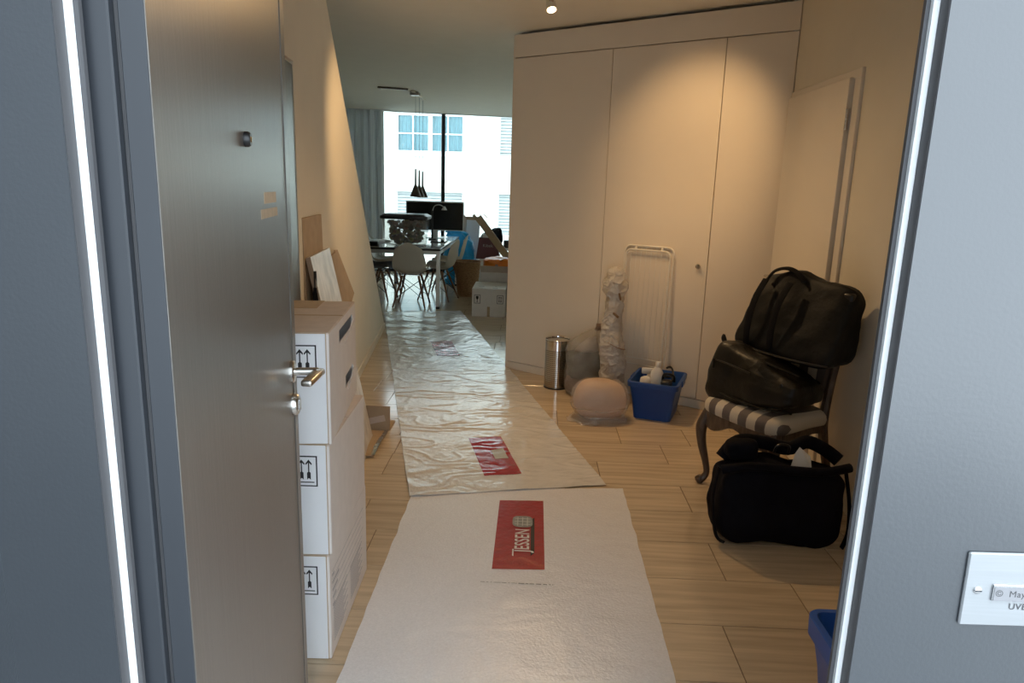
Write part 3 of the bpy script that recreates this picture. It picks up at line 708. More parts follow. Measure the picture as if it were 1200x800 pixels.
# ------------------------------------------------------------------ objects along the wardrobe
t = thing('waste_bin', 'perforated steel waste bin beside the wardrobe', 'bin', (0.212, 5.245, 0))
MB().lathe([(0.093, 0.012), (0.093, 0.055), (0.093, 0.30), (0.093, 0.378)], 48, cap=False).build('body', 'perf', t, smooth=True)
MB().lathe([(0.0905, 0.37), (0.0905, 0.015), (0.02, 0.015)], 48, cap=True).build('inner_wall', 'steel', t, smooth=True)
MB().lathe([(0.0905, 0.374), (0.0925, 0.381), (0.0955, 0.378), (0.0955, 0.372), (0.093, 0.37)], 48, cap=False).build('rim', 'chrome', t, smooth=True)
MB().lathe([(0.096, 0.0), (0.096, 0.012), (0.093, 0.015)], 48).build('base_ring', 'black', t, smooth=True)
MB().lathe([(0.0936, 0.30), (0.0936, 0.368)], 48, cap=False).build('plain_band', 'chrome', t, smooth=True)

def skin_rings(pts, e=2.4):
    return [(x, y, z, rx, ry, e, ro) for x, y, z, rx, ry, ro in pts]
t = thing('bin_bag', 'cloudy tied plastic bag full of dark clothes between the steel bin and wrapped pole', 'bag', (0.412, 5.09, 0))
prof = [(0.0, 0, 0.0, 0.09, 0.08), (0, 0, 0.012, 0.125, 0.11), (0, 0, 0.07, 0.142, 0.125), (-0.005, 0, 0.16, 0.140, 0.125), (-0.008, 0, 0.25, 0.135, 0.12), (-0.006, 0, 0.33, 0.128, 0.112),
        (0.004, 0, 0.385, 0.115, 0.095), (0.03, 0, 0.43, 0.085, 0.07), (0.06, 0, 0.468, 0.045, 0.04), (0.078, 0, 0.492, 0.016, 0.016)]
MB().loft([(x, y, z, a, b, 2.6, 0.3) for x, y, z, a, b in prof], 110, 0.014, 5, 2, sub=8, crease=0.006, cfreq=11, folds=(17, 0.10, 0.45)).build('bag_skin', 'bagfilm', t, smooth=True, ang=80)
MB().loft([(0, 0, 0.01, 0.10, 0.085, 2.5, 0.3), (0, 0, 0.04, 0.128, 0.108, 2.6, 0.3), (0, 0, 0.11, 0.130, 0.110, 2.6, 0.3), (0, 0, 0.165, 0.10, 0.085, 2.3, 0.3)], 44, 0.016, 9, 6, sub=5, crease=0.008, cfreq=12).build('brown_clothes', 'clothes2', t, smooth=True, ang=85)
MB().loft([(0.005, 0, 0.13, 0.10, 0.085, 2.5, 0.3), (0.0, 0, 0.16, 0.128, 0.108, 2.6, 0.3), (-0.005, 0, 0.24, 0.124, 0.105, 2.6, 0.3), (-0.003, 0, 0.31, 0.116, 0.09, 2.5, 0.3), (0.01, 0, 0.335, 0.07, 0.05, 2, 0.3)], 44, 0.018, 9, 11, sub=5, crease=0.009, cfreq=12).build('dark_clothes', 'clothes', t, smooth=True, ang=85)
MB().loft([(0.0, 0, 0.31, 0.06, 0.05, 2.2, 0.3), (0.01, 0, 0.34, 0.085, 0.07, 2.2, 0.3), (0.03, 0, 0.39, 0.06, 0.05, 2, 0.3), (0.05, 0, 0.43, 0.03, 0.025, 2, 0)], 36, 0.012, 10, 15, sub=4).build('pale_clothes', 'greyfelt', t, smooth=True, ang=85)
MB().loft([(0.078, 0, 0.485, 0.014, 0.014, 2, 0), (0.084, 0, 0.497, 0.022, 0.02, 2, 0), (0.09, -0.004, 0.512, 0.02, 0.016, 2, 0), (0.096, 0, 0.528, 0.026, 0.018, 2, 0), (0.1, 0, 0.531, 0.012, 0.01, 2, 0)], 16, 0.008, 20, 4).build('knot', 'clothes2', t, smooth=True, ang=80)

t = thing('wrapped_pole', 'tall pole bundled in bubble wrap standing between the bin bag and drying rack', 'parcel', (0.597, 4.90, 0))
rg = []
for i in range(44):
    k = i/43; z = 0.97*k
    r = 0.083 if k < 0.42 else 0.083-0.018*min(1, (k-0.42)/0.12)
    if k > 0.80: r = 0.064+0.022*math.sin(min(1, (k-0.80)/0.13)*PI)**0.7 if k < 0.93 else 0.064*math.sqrt(max(0.02, 1-((k-0.93)/0.07)**2))
    if k < 0.02: r = 0.06
    rg.append((0.008*math.sin(k*9)-0.02*k, 0.01*math.cos(k*7)+0.05*k, z, r, r*0.92, 2.2, k*2))
MB().loft(rg, 90, 0.016, 8, 3, sub=4, crease=0.008, cfreq=16).build('bubble_wrap', 'bubble', t, smooth=True, ang=85)
MB().loft([(0-0.02*k, 0.05*k, 0.02+0.9*k, 0.056, 0.05, 2, 0) for k in (0, 0.3, 0.6, 0.9, 1.0)], 20, 0.006, 12, 5).build('core', 'greyfelt', t, smooth=True)
MB().tube([(-0.076, -0.01, 0.46), (-0.03, -0.070, 0.44), (0.04, -0.066, 0.41), (0.078, -0.01, 0.395)], 0.006, 6, 4, flat=0.5).build('dark_strip', 'darkbrown', t, smooth=True)  # dark brown strips laid over the wrap
MB().tube([(-0.025, -0.050, 0.66), (0.012, -0.050, 0.63)], 0.009, 6).build('dark_strip', 'darkbrown', t, smooth=True)
MB().tube([(0.008, -0.036, 0.80), (0.022, -0.034, 0.75)], 0.008, 6).build('dark_strip', 'darkbrown', t, smooth=True)

t = thing('bagged_cushion', 'round pale pink cushion in a clear plastic bag on the floor', 'cushion', (0.476, 4.50, 0), rad(8))
rg = [(0, 0, 0.012 + 0.255*(0.5-0.5*math.cos(PI*i/14)), 0.178*math.sin(PI*max(0.06, min(0.94, (i+0.35)/14.7)))**0.62, 0.135*math.sin(PI*max(0.06, min(0.94, (i+0.35)/14.7)))**0.62, 2.4, 0) for i in range(15)]
MB().loft(rg, 36, 0.012, 5, 8).build('cushion', 'pinkcush', t, smooth=True, ang=85)
MB().loft([(x, y, z*1.03-0.004, a*1.05+0.006, b*1.05+0.006, e_, r_) for x, y, z, a, b, e_, r_ in rg], 120, 0.012, 5, 8, sub=6, crease=0.006, cfreq=10, folds=(14, 0.05, 0.55)).build('clear_bag', 'clearfilm', t, smooth=True, ang=85)
MB().tube([(0.188*math.cos(a), 0.146*math.sin(a), 0.098+0.006*math.sin(a*5)) for a in [2*PI*i/48 for i in range(49)]], 0.0035, 6, closed=True).build('seam', 'clearfilm', t, smooth=True)
def fringe(sx, base, out, seed):
    def fn(u, v):
        a = base+(u-0.5)*2.0
        r = 0.92+out*v*(0.55+0.45*math.sin(PI*u))*(1+0.10*math.sin(u*17+seed))
        x, y = 0.175*math.cos(a)*r, 0.14*math.sin(a)*r
        return (x, y, max(0.004, 0.045*(1-v)**1.5+0.02*noise.noise(Vector((u*9, v*3, seed)))*v+0.008+0.010*v*math.sin(u*21+seed)))
    return MB().grid(fn, 22, 10)
fringe(-1, PI*1.10, 0.34, 1).build('loose_film', 'clearfilm', t, smooth=True, ang=85)
fringe(1, PI*1.66, 0.26, 3).build('loose_film', 'clearfilm', t, smooth=True, ang=85)

def open_tub(t, w, d, h, tb, mt, lip, wall=0.004):
    """tapered open crate: outer wall, rim lip; local origin at the centre of the base"""
    def ring(wx, dy, z, r, n=5):
        out = []
        for cx, cy, a0 in ((1, 1, 0), (-1, 1, PI/2), (-1, -1, PI), (1, -1, 1.5*PI)):
            for i in range(n+1):
                a = a0+PI/2*i/n; out.append((cx*(wx/2-r)+r*math.cos(a), cy*(dy/2-r)+r*math.sin(a), z))
        return out
    R = 0.028
    rs = [ring(w*tb, d*tb, 0.0, R), ring(w*tb, d*tb, 0.004, R)]
    for k in (0.5, 1.0): rs.append(ring(w*(tb+(1-tb)*k), d*(tb+(1-tb)*k), h*k-lip*(1 if k == 1 else 0), R))
    rs.append(ring(w+0.028, d+0.028, h-lip, R+0.012)); rs.append(ring(w+0.032, d+0.032, h-0.004, R+0.012)); rs.append(ring(w+0.026, d+0.026, h, R+0.012))
    rs.append(ring(w-0.006, d-0.006, h, R)); rs.append(ring(w-2*wall-0.004, d-2*wall-0.004, h-0.008, R)); rs.append(ring(w*tb-2*wall, d*tb-2*wall, 0.008, R))
    n = len(rs[0]); m = MB(); vs = [p for r in rs for p in r]
    fs = [(j*n+i, j*n+(i+1) % n, (j+1)*n+(i+1) % n, (j+1)*n+i) for j in range(len(rs)-1) for i in range(n)]
    fs.append(tuple(range(n))[::-1]); fs.append(tuple((len(rs)-1)*n+i for i in range(n)))
    m.add(vs, fs); return m.build('tub_body', mt, t, smooth=True, ang=35)

CR = rad(-20)
cq = Vector((0.881, 4.672, 0))
t = thing('storage_crate', 'deep blue plastic crate of cleaning supplies in front of the drying rack', 'crate', cq, CR)
open_tub(t, 0.31, 0.395, 0.262, 0.80, 'bluecrate', 0.035)
for sx in (-1, 1): MB().rbox((sx*0.168-0.010, -0.06, 0.222), (sx*0.168+0.010, 0.06, 0.262), 0.006, 2).build('grip', 'bluecrate', t)
def crate_pt(x, y, z): return cq + RZ(CR) @ Vector((x, y, z))
t = thing('detergent_bottle', 'white detergent bottle tilted in the blue crate', 'bottle', crate_pt(-0.028, -0.015, 0.010), CR)
Mt = RY(rad(4)) @ RX(rad(-4))
MB().loft([(0, 0, z, a, b, 3, 0) for z, a, b in ((0, .036, .026), (.006, .042, .03), (.245, .044, .032), (.285, .040, .03), (.313, .022, .02), (.317, .019, .018))], 24, M=Mt).build('body', 'whiteplastic', t, smooth=True)
MB().lathe([(0.019, .314), (0.0195, .317), (0.0195, .352), (0.017, .356)], 20, M=Mt).build('cap', 'whiteplastic', t, smooth=True)
MB().loft([(0, 0, z, .0446, .0326, 3, 0) for z in (.14, .23)], 24, M=Mt, cap=False).build('label_band', 'paper', t, smooth=True)
t = thing('spray_bottle', 'white and blue spray bottle in the left of the blue crate', 'bottle', crate_pt(-0.070, 0.062, 0.010), CR+0.2)
MB().loft([(0, 0, z, a, b, 2.6, 0) for z, a, b in ((0, .034, .026), (.006, .038, .03), (.17, .038, .03), (.23, .02, .018), (.25, .014, .014))], 22).build('body', 'whiteplastic', t, smooth=True)
MB().rbox((-0.055, -0.014, 0.248), (0.035, 0.014, 0.29), 0.008, 2).build('spray_head', 'whiteplastic', t, smooth=True)
MB().tube([(-0.045, 0, 0.25), (-0.038, 0, 0.225), (-0.028, 0, 0.205)], 0.006, 8, 2).build('trigger', 'bottleblue', t, smooth=True)
MB().loft([(0, 0, z, .0388, .0308, 2.6, 0) for z in (.03, .12)], 22, cap=False).build('label_band', 'bottleblue', t, smooth=True)
t = thing('cleaning_cloth', 'crumpled white cloth lying in the front of the blue crate', 'cloth', crate_pt(-0.068, -0.100, 0.010), CR)
MB().loft([(0, 0, 0.0, 0.034, 0.034, 2.3, 0), (0, 0, 0.10, 0.038, 0.036, 2.3, 0), (0, 0, 0.21, 0.042, 0.038, 2.2, 0), (0, 0, 0.255, 0.034, 0.03, 2, 0), (0, 0, 0.266, 0.012, 0.012, 2, 0)], 26, 0.010, 13, 3).build('folded_cloth', 'whiteplastic', t, smooth=True, ang=85)
t = thing('cable_coil', 'coiled black cable in the right of the blue crate', 'cable', crate_pt(0.074, -0.03, 0.010), CR)
MB().tube([(0.036*math.cos(a)*(1-0.01*a), 0.07*math.sin(a), 0.08+0.0085*a+0.012*math.sin(a*1.7)) for a in [k*0.35 for k in range(0, 80)]], 0.007, 6).build('cable', 'black', t, smooth=True)
MB().tube([(-0.03, -0.02, 0.20), (-0.028, -0.04, 0.28), (0.0, -0.05, 0.30), (0.04, -0.03, 0.285), (0.042, 0, 0.24)], 0.008, 8, 5).build('loose_loop', 'black', t, smooth=True)
MB().rbox((-0.035, -0.105, 0.0), (0.035, -0.02, 0.262), 0.02, 3).build('adapter', 'black', t, smooth=True)

# drying rack leaning on the wardrobe
t = thing('drying_rack', 'folded white wire drying rack leaning against the wardrobe door', 'drying rack', WA + WD*1.125, WROT)
RH, RW, foot = 1.112, 0.375, -0.055
An = math.atan2(-foot-0.012, RH); MX = TR(0, foot, 0) @ RX(-An)
def rk(x, z, off=0.0): return MX @ Vector((x, off, z))
def ushape(w, top, bot, r, off):
    pts = [rk(-w/2, bot, off)]
    for c0, a0 in ((-1, PI), (1, PI/2)):
        for i in range(7):
            a = a0-PI/2*i/6; pts.append(rk(c0*(w/2-r)+r*math.cos(a), top-r+r*math.sin(a), off))
    pts.append(rk(w/2, bot, off)); return pts
MB().tube(ushape(RW, RH, 0.008, 0.045, 0), 0.0075, 8).build('outer_frame', 'rack', t, smooth=True)
MB().tube(ushape(RW-0.034, RH-0.028, 0.008, 0.04, -0.016), 0.0075, 8).build('inner_frame', 'rack', t, smooth=True)
for i in range(8): MB().tube([rk(-RW/2+0.05+i*(RW-0.1)/7, RH-0.005, -0.004), rk(-RW/2+0.05+i*(RW-0.1)/7, 0.30, -0.004)], 0.0016, 6).build('wire', 'rack', t, smooth=True)
for z in (0.30, 0.255): MB().tube([rk(-RW/2, z, -0.004), rk(RW/2, z, -0.004)], 0.0045, 8).build('cross_bar', 'rack', t, smooth=True)
for x in (-0.10, 0.10): MB().tube([rk(x, RH-0.03, -0.018), rk(x, RH-0.0, 0.004)], 0.0085, 8).build('clip', 'rack', t, smooth=True)

# ------------------------------------------------------------------ period chair
CC = Vector((1.198, 3.415, 0)); CRT = rad(-60)
t = thing('upholstered_chair', 'period chair with carved dark wood legs and a striped seat under two bags', 'chair', CC, CRT)
def outline(k, n=60):
    """seat outline: bowed front, straight sides tapering to the rear"""
    P = []
    ctrl = [(-0.235, -0.185), (-0.16, -0.215), (0, -0.225), (0.16, -0.215), (0.235, -0.185), (0.232, -0.10), (0.212, 0.06), (0.200, 0.195), (0.10, 0.205), (-0.10, 0.205), (-0.200, 0.195), (-0.212, 0.06), (-0.232, -0.10)]
    Q = [Vector((a*k, b*k, 0)) for a, b in ctrl]; m_ = len(Q)
    for i in range(m_):
        a, b, c, d = Q[i-1], Q[i], Q[(i+1) % m_], Q[(i+2) % m_]
        for j in range(5):
            s = j/5; P.append(0.5*((2*b)+(c-a)*s+(2*a-5*b+4*c-d)*s*s+(3*b-3*c+d-a)*s**3))
    return P
def seat_layers(layers):
    vs = []; fs = []; n = None
    for k, z in layers:
        P = outline(k); n = len(P); vs += [(p.x, p.y, z) for p in P]
    for j in range(len(layers)-1): fs += [(j*n+i, j*n+(i+1) % n, (j+1)*n+(i+1) % n, (j+1)*n+i) for i in range(n)]
    fs += [tuple(range(n))[::-1], tuple((len(layers)-1)*n+i for i in range(n))]
    return MB().add(vs, fs)
seat_layers([(0.985, 0.405), (1.0, 0.412), (1.012, 0.43), (1.0, 0.452), (0.95, 0.470), (0.82, 0.483), (0.5, 0.492), (0.1, 0.494)]).build('seat', 'stripe', t, smooth=True, ang=80)
# apron with scalloped lower edge
P = outline(0.985); n = len(P); vs = []; fs = []
for i, p_ in enumerate(P):
    front = abs(p_.x) < 0.2 and p_.y < 0
    dz = 0.345+0.028*math.cos(p_.x/0.235*PI*1.5) if p_.y < -0.15 else 0.352+0.02*math.sin(p_.y*16)
    vs += [(p_.x, p_.y, dz), (p_.x, p_.y, 0.415), (p_.x*0.92, p_.y*0.92, 0.415), (p_.x*0.92, p_.y*0.92, dz)]
for i in range(n):
    j = (i+1) % n
    for a, b in ((0, 1), (1, 2), (2, 3), (3, 0)): fs.append((i*4+a, j*4+a, j*4+b, i*4+b))
MB().add(vs, fs).build('apron', 'wood', t, smooth=True, ang=40)
for sx in (-1, 1):
    q = [(sx*0.212, -0.170, 0.415), (sx*0.222, -0.182, 0.37), (sx*0.236, -0.198, 0.31), (sx*0.230, -0.192, 0.22), (sx*0.212, -0.172, 0.12), (sx*0.205, -0.165, 0.06), (sx*0.216, -0.180, 0.026), (sx*0.228, -0.192, 0.016)]
    lg = MB().tube(q, [0.026, 0.030, 0.029, 0.023, 0.0175, 0.0155, 0.020, 0.017], 10, 5).build('leg', 'wood', t, smooth=True)
    MB().loft([(sx*0.224, -0.188, 0.0, 0.014, 0.014, 2, 0), (sx*0.225, -0.189, 0.012, 0.022, 0.022, 2, 0), (sx*0.226, -0.190, 0.026, 0.024, 0.024, 2, 0), (sx*0.222, -0.186, 0.040, 0.015, 0.015, 2, 0)], 14).build('scroll_foot', 'wood', lg, smooth=True)
for sx in (-1, 1):
    q = [(sx*0.205, 0.285, 0.004), (sx*0.197, 0.245, 0.16), (sx*0.188, 0.198, 0.34), (sx*0.186, 0.188, 0.45), (sx*0.190, 0.205, 0.62), (sx*0.196, 0.232, 0.80), (sx*0.180, 0.252, 0.93)]
    MB().tube(q, [0.017, 0.020, 0.025, 0.024, 0.020, 0.018, 0.017], 8, 5).build('leg', 'wood', t, smooth=True)
MB().tube([(-0.18, 0.252, 0.93), (-0.12, 0.262, 0.975), (0, 0.266, 0.99), (0.12, 0.262, 0.975), (0.18, 0.252, 0.93)], 0.019, 8, 5).build('top_rail', 'wood', t, smooth=True)
MB().tube([(-0.19, 0.205, 0.56), (0, 0.215, 0.55), (0.19, 0.205, 0.56)], 0.016, 8, 5).build('lower_rail', 'wood', t, smooth=True)
MB().grid(lambda u, v: (-0.175+0.35*u, 0.196+0.012*math.sin(PI*u)+0.045*v-0.022*math.sin(PI*u)*math.sin(PI*v), 0.57+0.39*v), 12, 12, -0.035).build('backrest', 'stripe', t, smooth=True, ang=60)

def CP(x, y, z): return CC + RZ(CRT) @ Vector((x, y, z))

# soft bag from a rounded box grid: half sizes a,b,c, with sag
def soft_box(a, b, c, e=4.0, n=14, amp=0.02, freq=5, seed=0, warp=None, M=None):
    m = MB(); idx = {}; vs = []; fs = []
    def key(p): return tuple(round(q, 5) for q in p)
    def put(p):
        k = key(p)
        if k in idx: return idx[k]
        x, y, z = p
        L = (abs(x)**e+abs(y)**e+abs(z)**e)**(1/e)
        v = Vector((x/L*a, y/L*b, z/L*c))
        if warp: v = Vector(warp(v.x/a, v.y/b, v.z/c, v))
        o_ = Vector((seed*3.7, seed*1.9, seed*7.1))
        v = v + nvec(v*freq+o_)*amp + nvec(v*freq*3+o_)*amp*0.4
        if M is not None: v = M @ v
        idx[k] = len(vs); vs.append(v); return idx[k]
    for ax in range(3):
        for sg in (-1, 1):
            for i in range(n):
                for j in range(n):
                    q = []
                    for di, dj in ((0, 0), (1, 0), (1, 1), (0, 1)):
                        s_, t_ = -1+2*(i+di)/n, -1+2*(j+dj)/n
                        p = [0, 0, 0]; p[ax] = sg; p[(ax+1) % 3] = s_; p[(ax+2) % 3] = t_; q.append(put(p))
                    fs.append(tuple(q) if sg > 0 else tuple(q[::-1]))
    return m.add(vs, fs)

# leather holdall on the seat
t = thing('leather_holdall', 'slumped black brown leather holdall lying on the striped chair seat', 'bag', CP(-0.005, -0.035, 0.488), CRT+rad(2))
def wp(x, y, z, v):
    top = max(0, z)
    return (v.x*(1-0.05*top), v.y*(1-0.30*top)-0.0*top, v.z+0.05*z*(-x)+(-0.02 if z > 0.5 and x > 0.2 else 0))
MB_ = soft_box(0.268, 0.145, 0.125, 7, 20, 0.016, 6, 2, wp, TR(0, 0, 0.118)); MB_.build('body', 'leather', t, smooth=True, ang=85)
MB().tube([(-0.25, -0.055, 0.235), (-0.1, -0.068, 0.235), (0.1, -0.07, 0.215), (0.24, -0.06, 0.195)], 0.006, 6, 5).build('top_piping', 'leather', t, smooth=True)
MB().tube([(-0.20, -0.138, 0.185), (-0.10, -0.142, 0.183), (0.03, -0.142, 0.168)], 0.0045, 6, 4).build('zip', 'black', t, smooth=True)
MB().rbox((-0.215, -0.146, 0.14), (-0.203, -0.138, 0.19), 0.003, 2).build('zip_pull', 'leather', t)
MB().tube([(-0.262, 0.0, 0.225), (-0.285, -0.01, 0.265), (-0.275, -0.015, 0.285), (-0.255, -0.01, 0.24)], 0.011, 8, 4, flat=0.45).build('end_tab', 'leather', t, smooth=True)
MB().tube([(-0.262, -0.11, 0.03), (-0.10, -0.145, 0.025), (0.10, -0.148, 0.022), (0.26, -0.11, 0.03)], 0.005, 6, 5).build('base_piping', 'leather', t, smooth=True)
MB().lathe([(0.010, 0), (0.010, 0.004), (0.004, 0.006)], 14, M=TR(0.20, -0.128, 0.15) @ RX(PI/2)).build('stud', 'black', t, smooth=True)
# upright holdall above it, leaning on the chair back
t = thing('canvas_tote', 'large upright charcoal holdall with a loop handle leaning on the chair back', 'bag', CP(0.035, 0.078, 0.728), CRT)
def wp2(x, y, z, v):
    tp = max(0.0, min(1.0, (z+1)/2))
    sh = 1-0.20*tp**2*(1 if x < 0 else 0.15)
    return (v.x*sh+0.01*z, v.y*(1.0-0.70*tp**1.6)+0.07*tp, v.z - 0.03*tp*x**2 - 0.022*x*tp - (0.012*math.sin(x*6)*tp))
soft_box(0.300, 0.105, 0.200, 9.0, 22, 0.014, 6, 5, wp2, TR(0, 0, 0.19)).build('body', 'leathertop', t, smooth=True, ang=85)
for x in (-0.185, -0.035):
    MB().tube([(x-0.006, -0.104, 0.02), (x-0.004, -0.108, 0.12), (x, -0.082, 0.25), (x+0.01, -0.025, 0.355)], 0.020, 8, 5, flat=0.22, upv=(0, -1, 0)).build('strap', 'blackcloth', t, smooth=True)
MB().tube([(-0.19, 0.0, 0.35), (-0.165, 0.02, 0.395), (-0.10, 0.03, 0.415), (-0.03, 0.025, 0.400), (0.02, 0.015, 0.362)], 0.014, 8, 6, flat=0.5).build('handle', 'blackcloth', t, smooth=True)
MB().tube([(-0.195, 0.06, 0.36), (-0.10, 0.065, 0.385), (0.05, 0.06, 0.36)], 0.012, 8, 6, flat=0.5).build('handle', 'blackcloth', t, smooth=True)
MB().rbox((0.235, 0.01, 0.30), (0.295, 0.07, 0.345), 0.015, 3).build('end_buckle', 'black', t, smooth=True)
MB().tube([(-0.285, -0.09, 0.012), (-0.1, -0.112, 0.008), (0.1, -0.112, 0.006), (0.285, -0.09, 0.012)], 0.007, 6, 5).build('base_piping', 'black', t, smooth=True)

# navy bag on the floor
t = thing('navy_holdall', 'bulky navy nylon holdall on the floor in front of the chair', 'bag', (1.118, 2.955, 0), rad(2))
def wp3(x, y, z, v):
    tp = max(0, (z+0.2)/1.2)
    dip = 0.035*math.exp(-((x-0.12)/0.3)**2)*tp
    return (v.x*(1+0.03*z*(1 if x > 0 else -0.3)), v.y*(1-0.25*tp), v.z-dip+0.018*tp*math.cos(x*4))
soft_box(0.275, 0.125, 0.185, 5.5, 18, 0.022, 5, 9, wp3, TR(0, 0, 0.178)).build('body', 'navy', t, smooth=True, ang=85)
MB().tube([(-0.275, -0.07, 0.335), (-0.15, -0.095, 0.362), (0.0, -0.10, 0.352), (0.15, -0.10, 0.347), (0.275, -0.075, 0.36)], 0.020, 10, 6).build('front_roll', 'navy', t, smooth=True)
MB().tube([(-0.24, 0.06, 0.34), (-0.17, 0.07, 0.415), (-0.05, 0.075, 0.41), (0.06, 0.075, 0.385), (0.14, 0.07, 0.42), (0.22, 0.06, 0.39), (0.27, 0.02, 0.355)], 0.030, 10, 6).build('back_roll', 'navy', t, smooth=True)
soft_box(0.07, 0.05, 0.05, 3, 8, 0.01, 9, 3, None, TR(-0.165, 0.02, 0.395)).build('bunched_top', 'navy', t, smooth=True, ang=85)
MB().tube([(-0.282, -0.05, 0.34), (-0.30, -0.06, 0.20), (-0.285, -0.10, 0.05), (-0.25, -0.12, 0.02)], 0.016, 8, 6, flat=0.4).build('side_strap', 'navy', t, smooth=True)
MB().tube([(0.272, -0.05, 0.33), (0.285, -0.09, 0.20), (0.283, -0.115, 0.08), (0.262, -0.12, 0.006)], 0.016, 8, 6, flat=0.3).build('side_strap', 'navy', t, smooth=True)
MB().tube([(-0.03, -0.0, 0.395), (-0.025, -0.01, 0.425), (0.0, -0.01, 0.435), (0.03, -0.01, 0.425), (0.032, 0, 0.395)], 0.006, 8, 4).build('grab_loop', 'black', t, smooth=True)
MB().add([(0.03, -0.045, 0.345), (0.12, -0.05, 0.345), (0.125, -0.02, 0.385), (0.075, -0.01, 0.425), (0.055, -0.02, 0.40)], [(0, 1, 2, 3, 4)]).build('paper_corner', 'paper', t)

# blue tub by the entrance
t = thing('blue_tub', 'bright blue open plastic tub on the floor right inside the doorway', 'tub', (1.06, 1.665, 0), 0)
open_tub(t, 0.40, 0.44, 0.305, 0.84, 'bluetub', 0.06)
t = thing('tool_case', 'black case with a pale lid strip lying inside the blue tub by the doorway', 'case', (1.055, 1.655, 0.009), 0)
MB().rbox((-0.15, -0.16, 0), (0.15, 0.165, 0.20), 0.01, 2).build('body', 'black', t)
MB().rbox((-0.15, 0.14, 0.195), (0.15, 0.166, 0.215), 0.003, 1).build('lid_strip', 'whiteplastic', t)

# ------------------------------------------------------------------ hall ceiling spotlights
def spotlight(label, loc, target, watts, size, beam='spot_beam_offscreen'):
    t = thing('ceiling_spotlight', label, 'spotlight', loc, 0, 'hall ceiling spotlights')
    MB().lathe([(0.045, 0), (0.045, -0.02), (0.038, -0.026)], 24).build('ceiling_base', 'chrome', t, smooth=True)
    d = (Vector(target)-(Vector(loc)+Vector((0, 0, -0.075)))).normalized(); q = d.to_track_quat('-Z', 'Y').to_matrix().to_4x4()
    MB().tube([(0, 0, -0.02), (0, 0, -0.055)], 0.007, 10).build('stem', 'chrome', t, smooth=True)
    Mx = TR(0, 0, -0.075) @ q
    hd = MB().lathe([(0.012, 0.045), (0.026, 0.035), (0.031, 0.0), (0.033, -0.035), (0.029, -0.035), (0.027, -0.02)], 24, M=Mx, cap=False).build('lamp_head', 'chrome', t, smooth=True)
    MB().lathe([(0.0265, -0.019), (0.0265, -0.021)], 24, M=Mx).build('lens', 'lampglow', hd)
    ld = bpy.data.lights.new('spot_beam', 'SPOT'); ld.energy = watts; ld.color = WARM; ld.spot_size = rad(size); ld.spot_blend = 0.9; ld.shadow_soft_size = 0.05
    ld.name = beam; lo = bpy.data.objects.new(beam, ld); link(lo, t); lo.matrix_local = Mx @ TR(0, 0, -0.04)
    return t
spotlight('chrome ceiling spotlight hanging in front of the wardrobe left door', (0.055, 4.60, H), (0.45, 3.35, 0.0), 56, 125, 'spot_beam')
spotlight('chrome ceiling spotlight aimed at the middle wardrobe door', (0.62, 3.72, H), (1.04, 4.92, 1.74), 40, 58)
spotlight('chrome ceiling spotlight aimed at the left hall wall', (-0.10, 4.05, H), (-1.31, 4.95, 1.55), 58, 60)

# ------------------------------------------------------------------ living room: curtain, ceiling fittings
def wpt(s, off, z): # point along the window line, off = inwards
    n_ = Vector((WDIR.y, -WDIR.x, 0)); return WP0 + WDIR*s + n_*off + Vector((0, 0, z))
t = thing('curtain', 'grey floor length curtain drawn aside at the living room window', 'curtain', wpt(0.0, 0.12, 0), WR2)
MB().grid(lambda u, v: (-1.2+1.80*u+0.01*math.sin(u*70), 0.030*math.sin(u*88+1.2*math.sin(u*9))+0.012*math.sin(u*190), 0.01+2.635*v), 220, 6, 0.002).build('pleated_cloth', 'curtain', t, smooth=True, ang=80)
MB().rbox((-1.25, -0.015, 2.632), (0.72, 0.015, 2.652), 0.003, 1).build('rail', 'alu', t)
t = thing('pendant_lamp', 'pendant with three slim bronze cone shades hung from one ceiling bar over the table', 'lamp', (-1.60, 9.88, H))
MB().rbox((-0.022, -0.5, -0.018), (0.022, 0.5, 0.0), 0.003, 1).build('ceiling_bar', 'ceiling', t)
MB().rbox((-0.055, -0.40, -0.045), (0.055, -0.24, 0.0), 0.006, 2).build('canopy', 'pendantbase', t)
for y, dz in ((-0.28, 0), (0.02, -0.01), (0.32, -0.02)):
    sh = MB().lathe([(0.0765, -1.325+dz), (0.074, -1.318+dz), (0.030, -1.205+dz), (0.013, -1.165+dz), (0.0105, -0.97+dz), (0.006, -0.965+dz)], 28, c=(0, y, 0)).build('shade', 'pendant', t, smooth=True)
    MB().tube([(0, y, -0.97+dz), (0, y, -0.03)], 0.0022, 6).build('cable', 'black', sh)
t = thing('ceiling_rail', 'short slim metal rail fixed on the ceiling beside the pendant bar', 'rail', (-1.81, 9.16, H), rad(25))
MB().rbox((-0.19, -0.018, -0.02), (0.19, 0.018, 0.0), 0.004, 1).build('profile', 'pendant', t)
MB().lathe([(0.02, 0), (0.02, -0.012), (0.014, -0.014)], 16, c=(-0.16, 0, -0.02)).build('end_glint', 'whiteplastic', t, smooth=True)  # white disc standing in for light reflected at the rail end

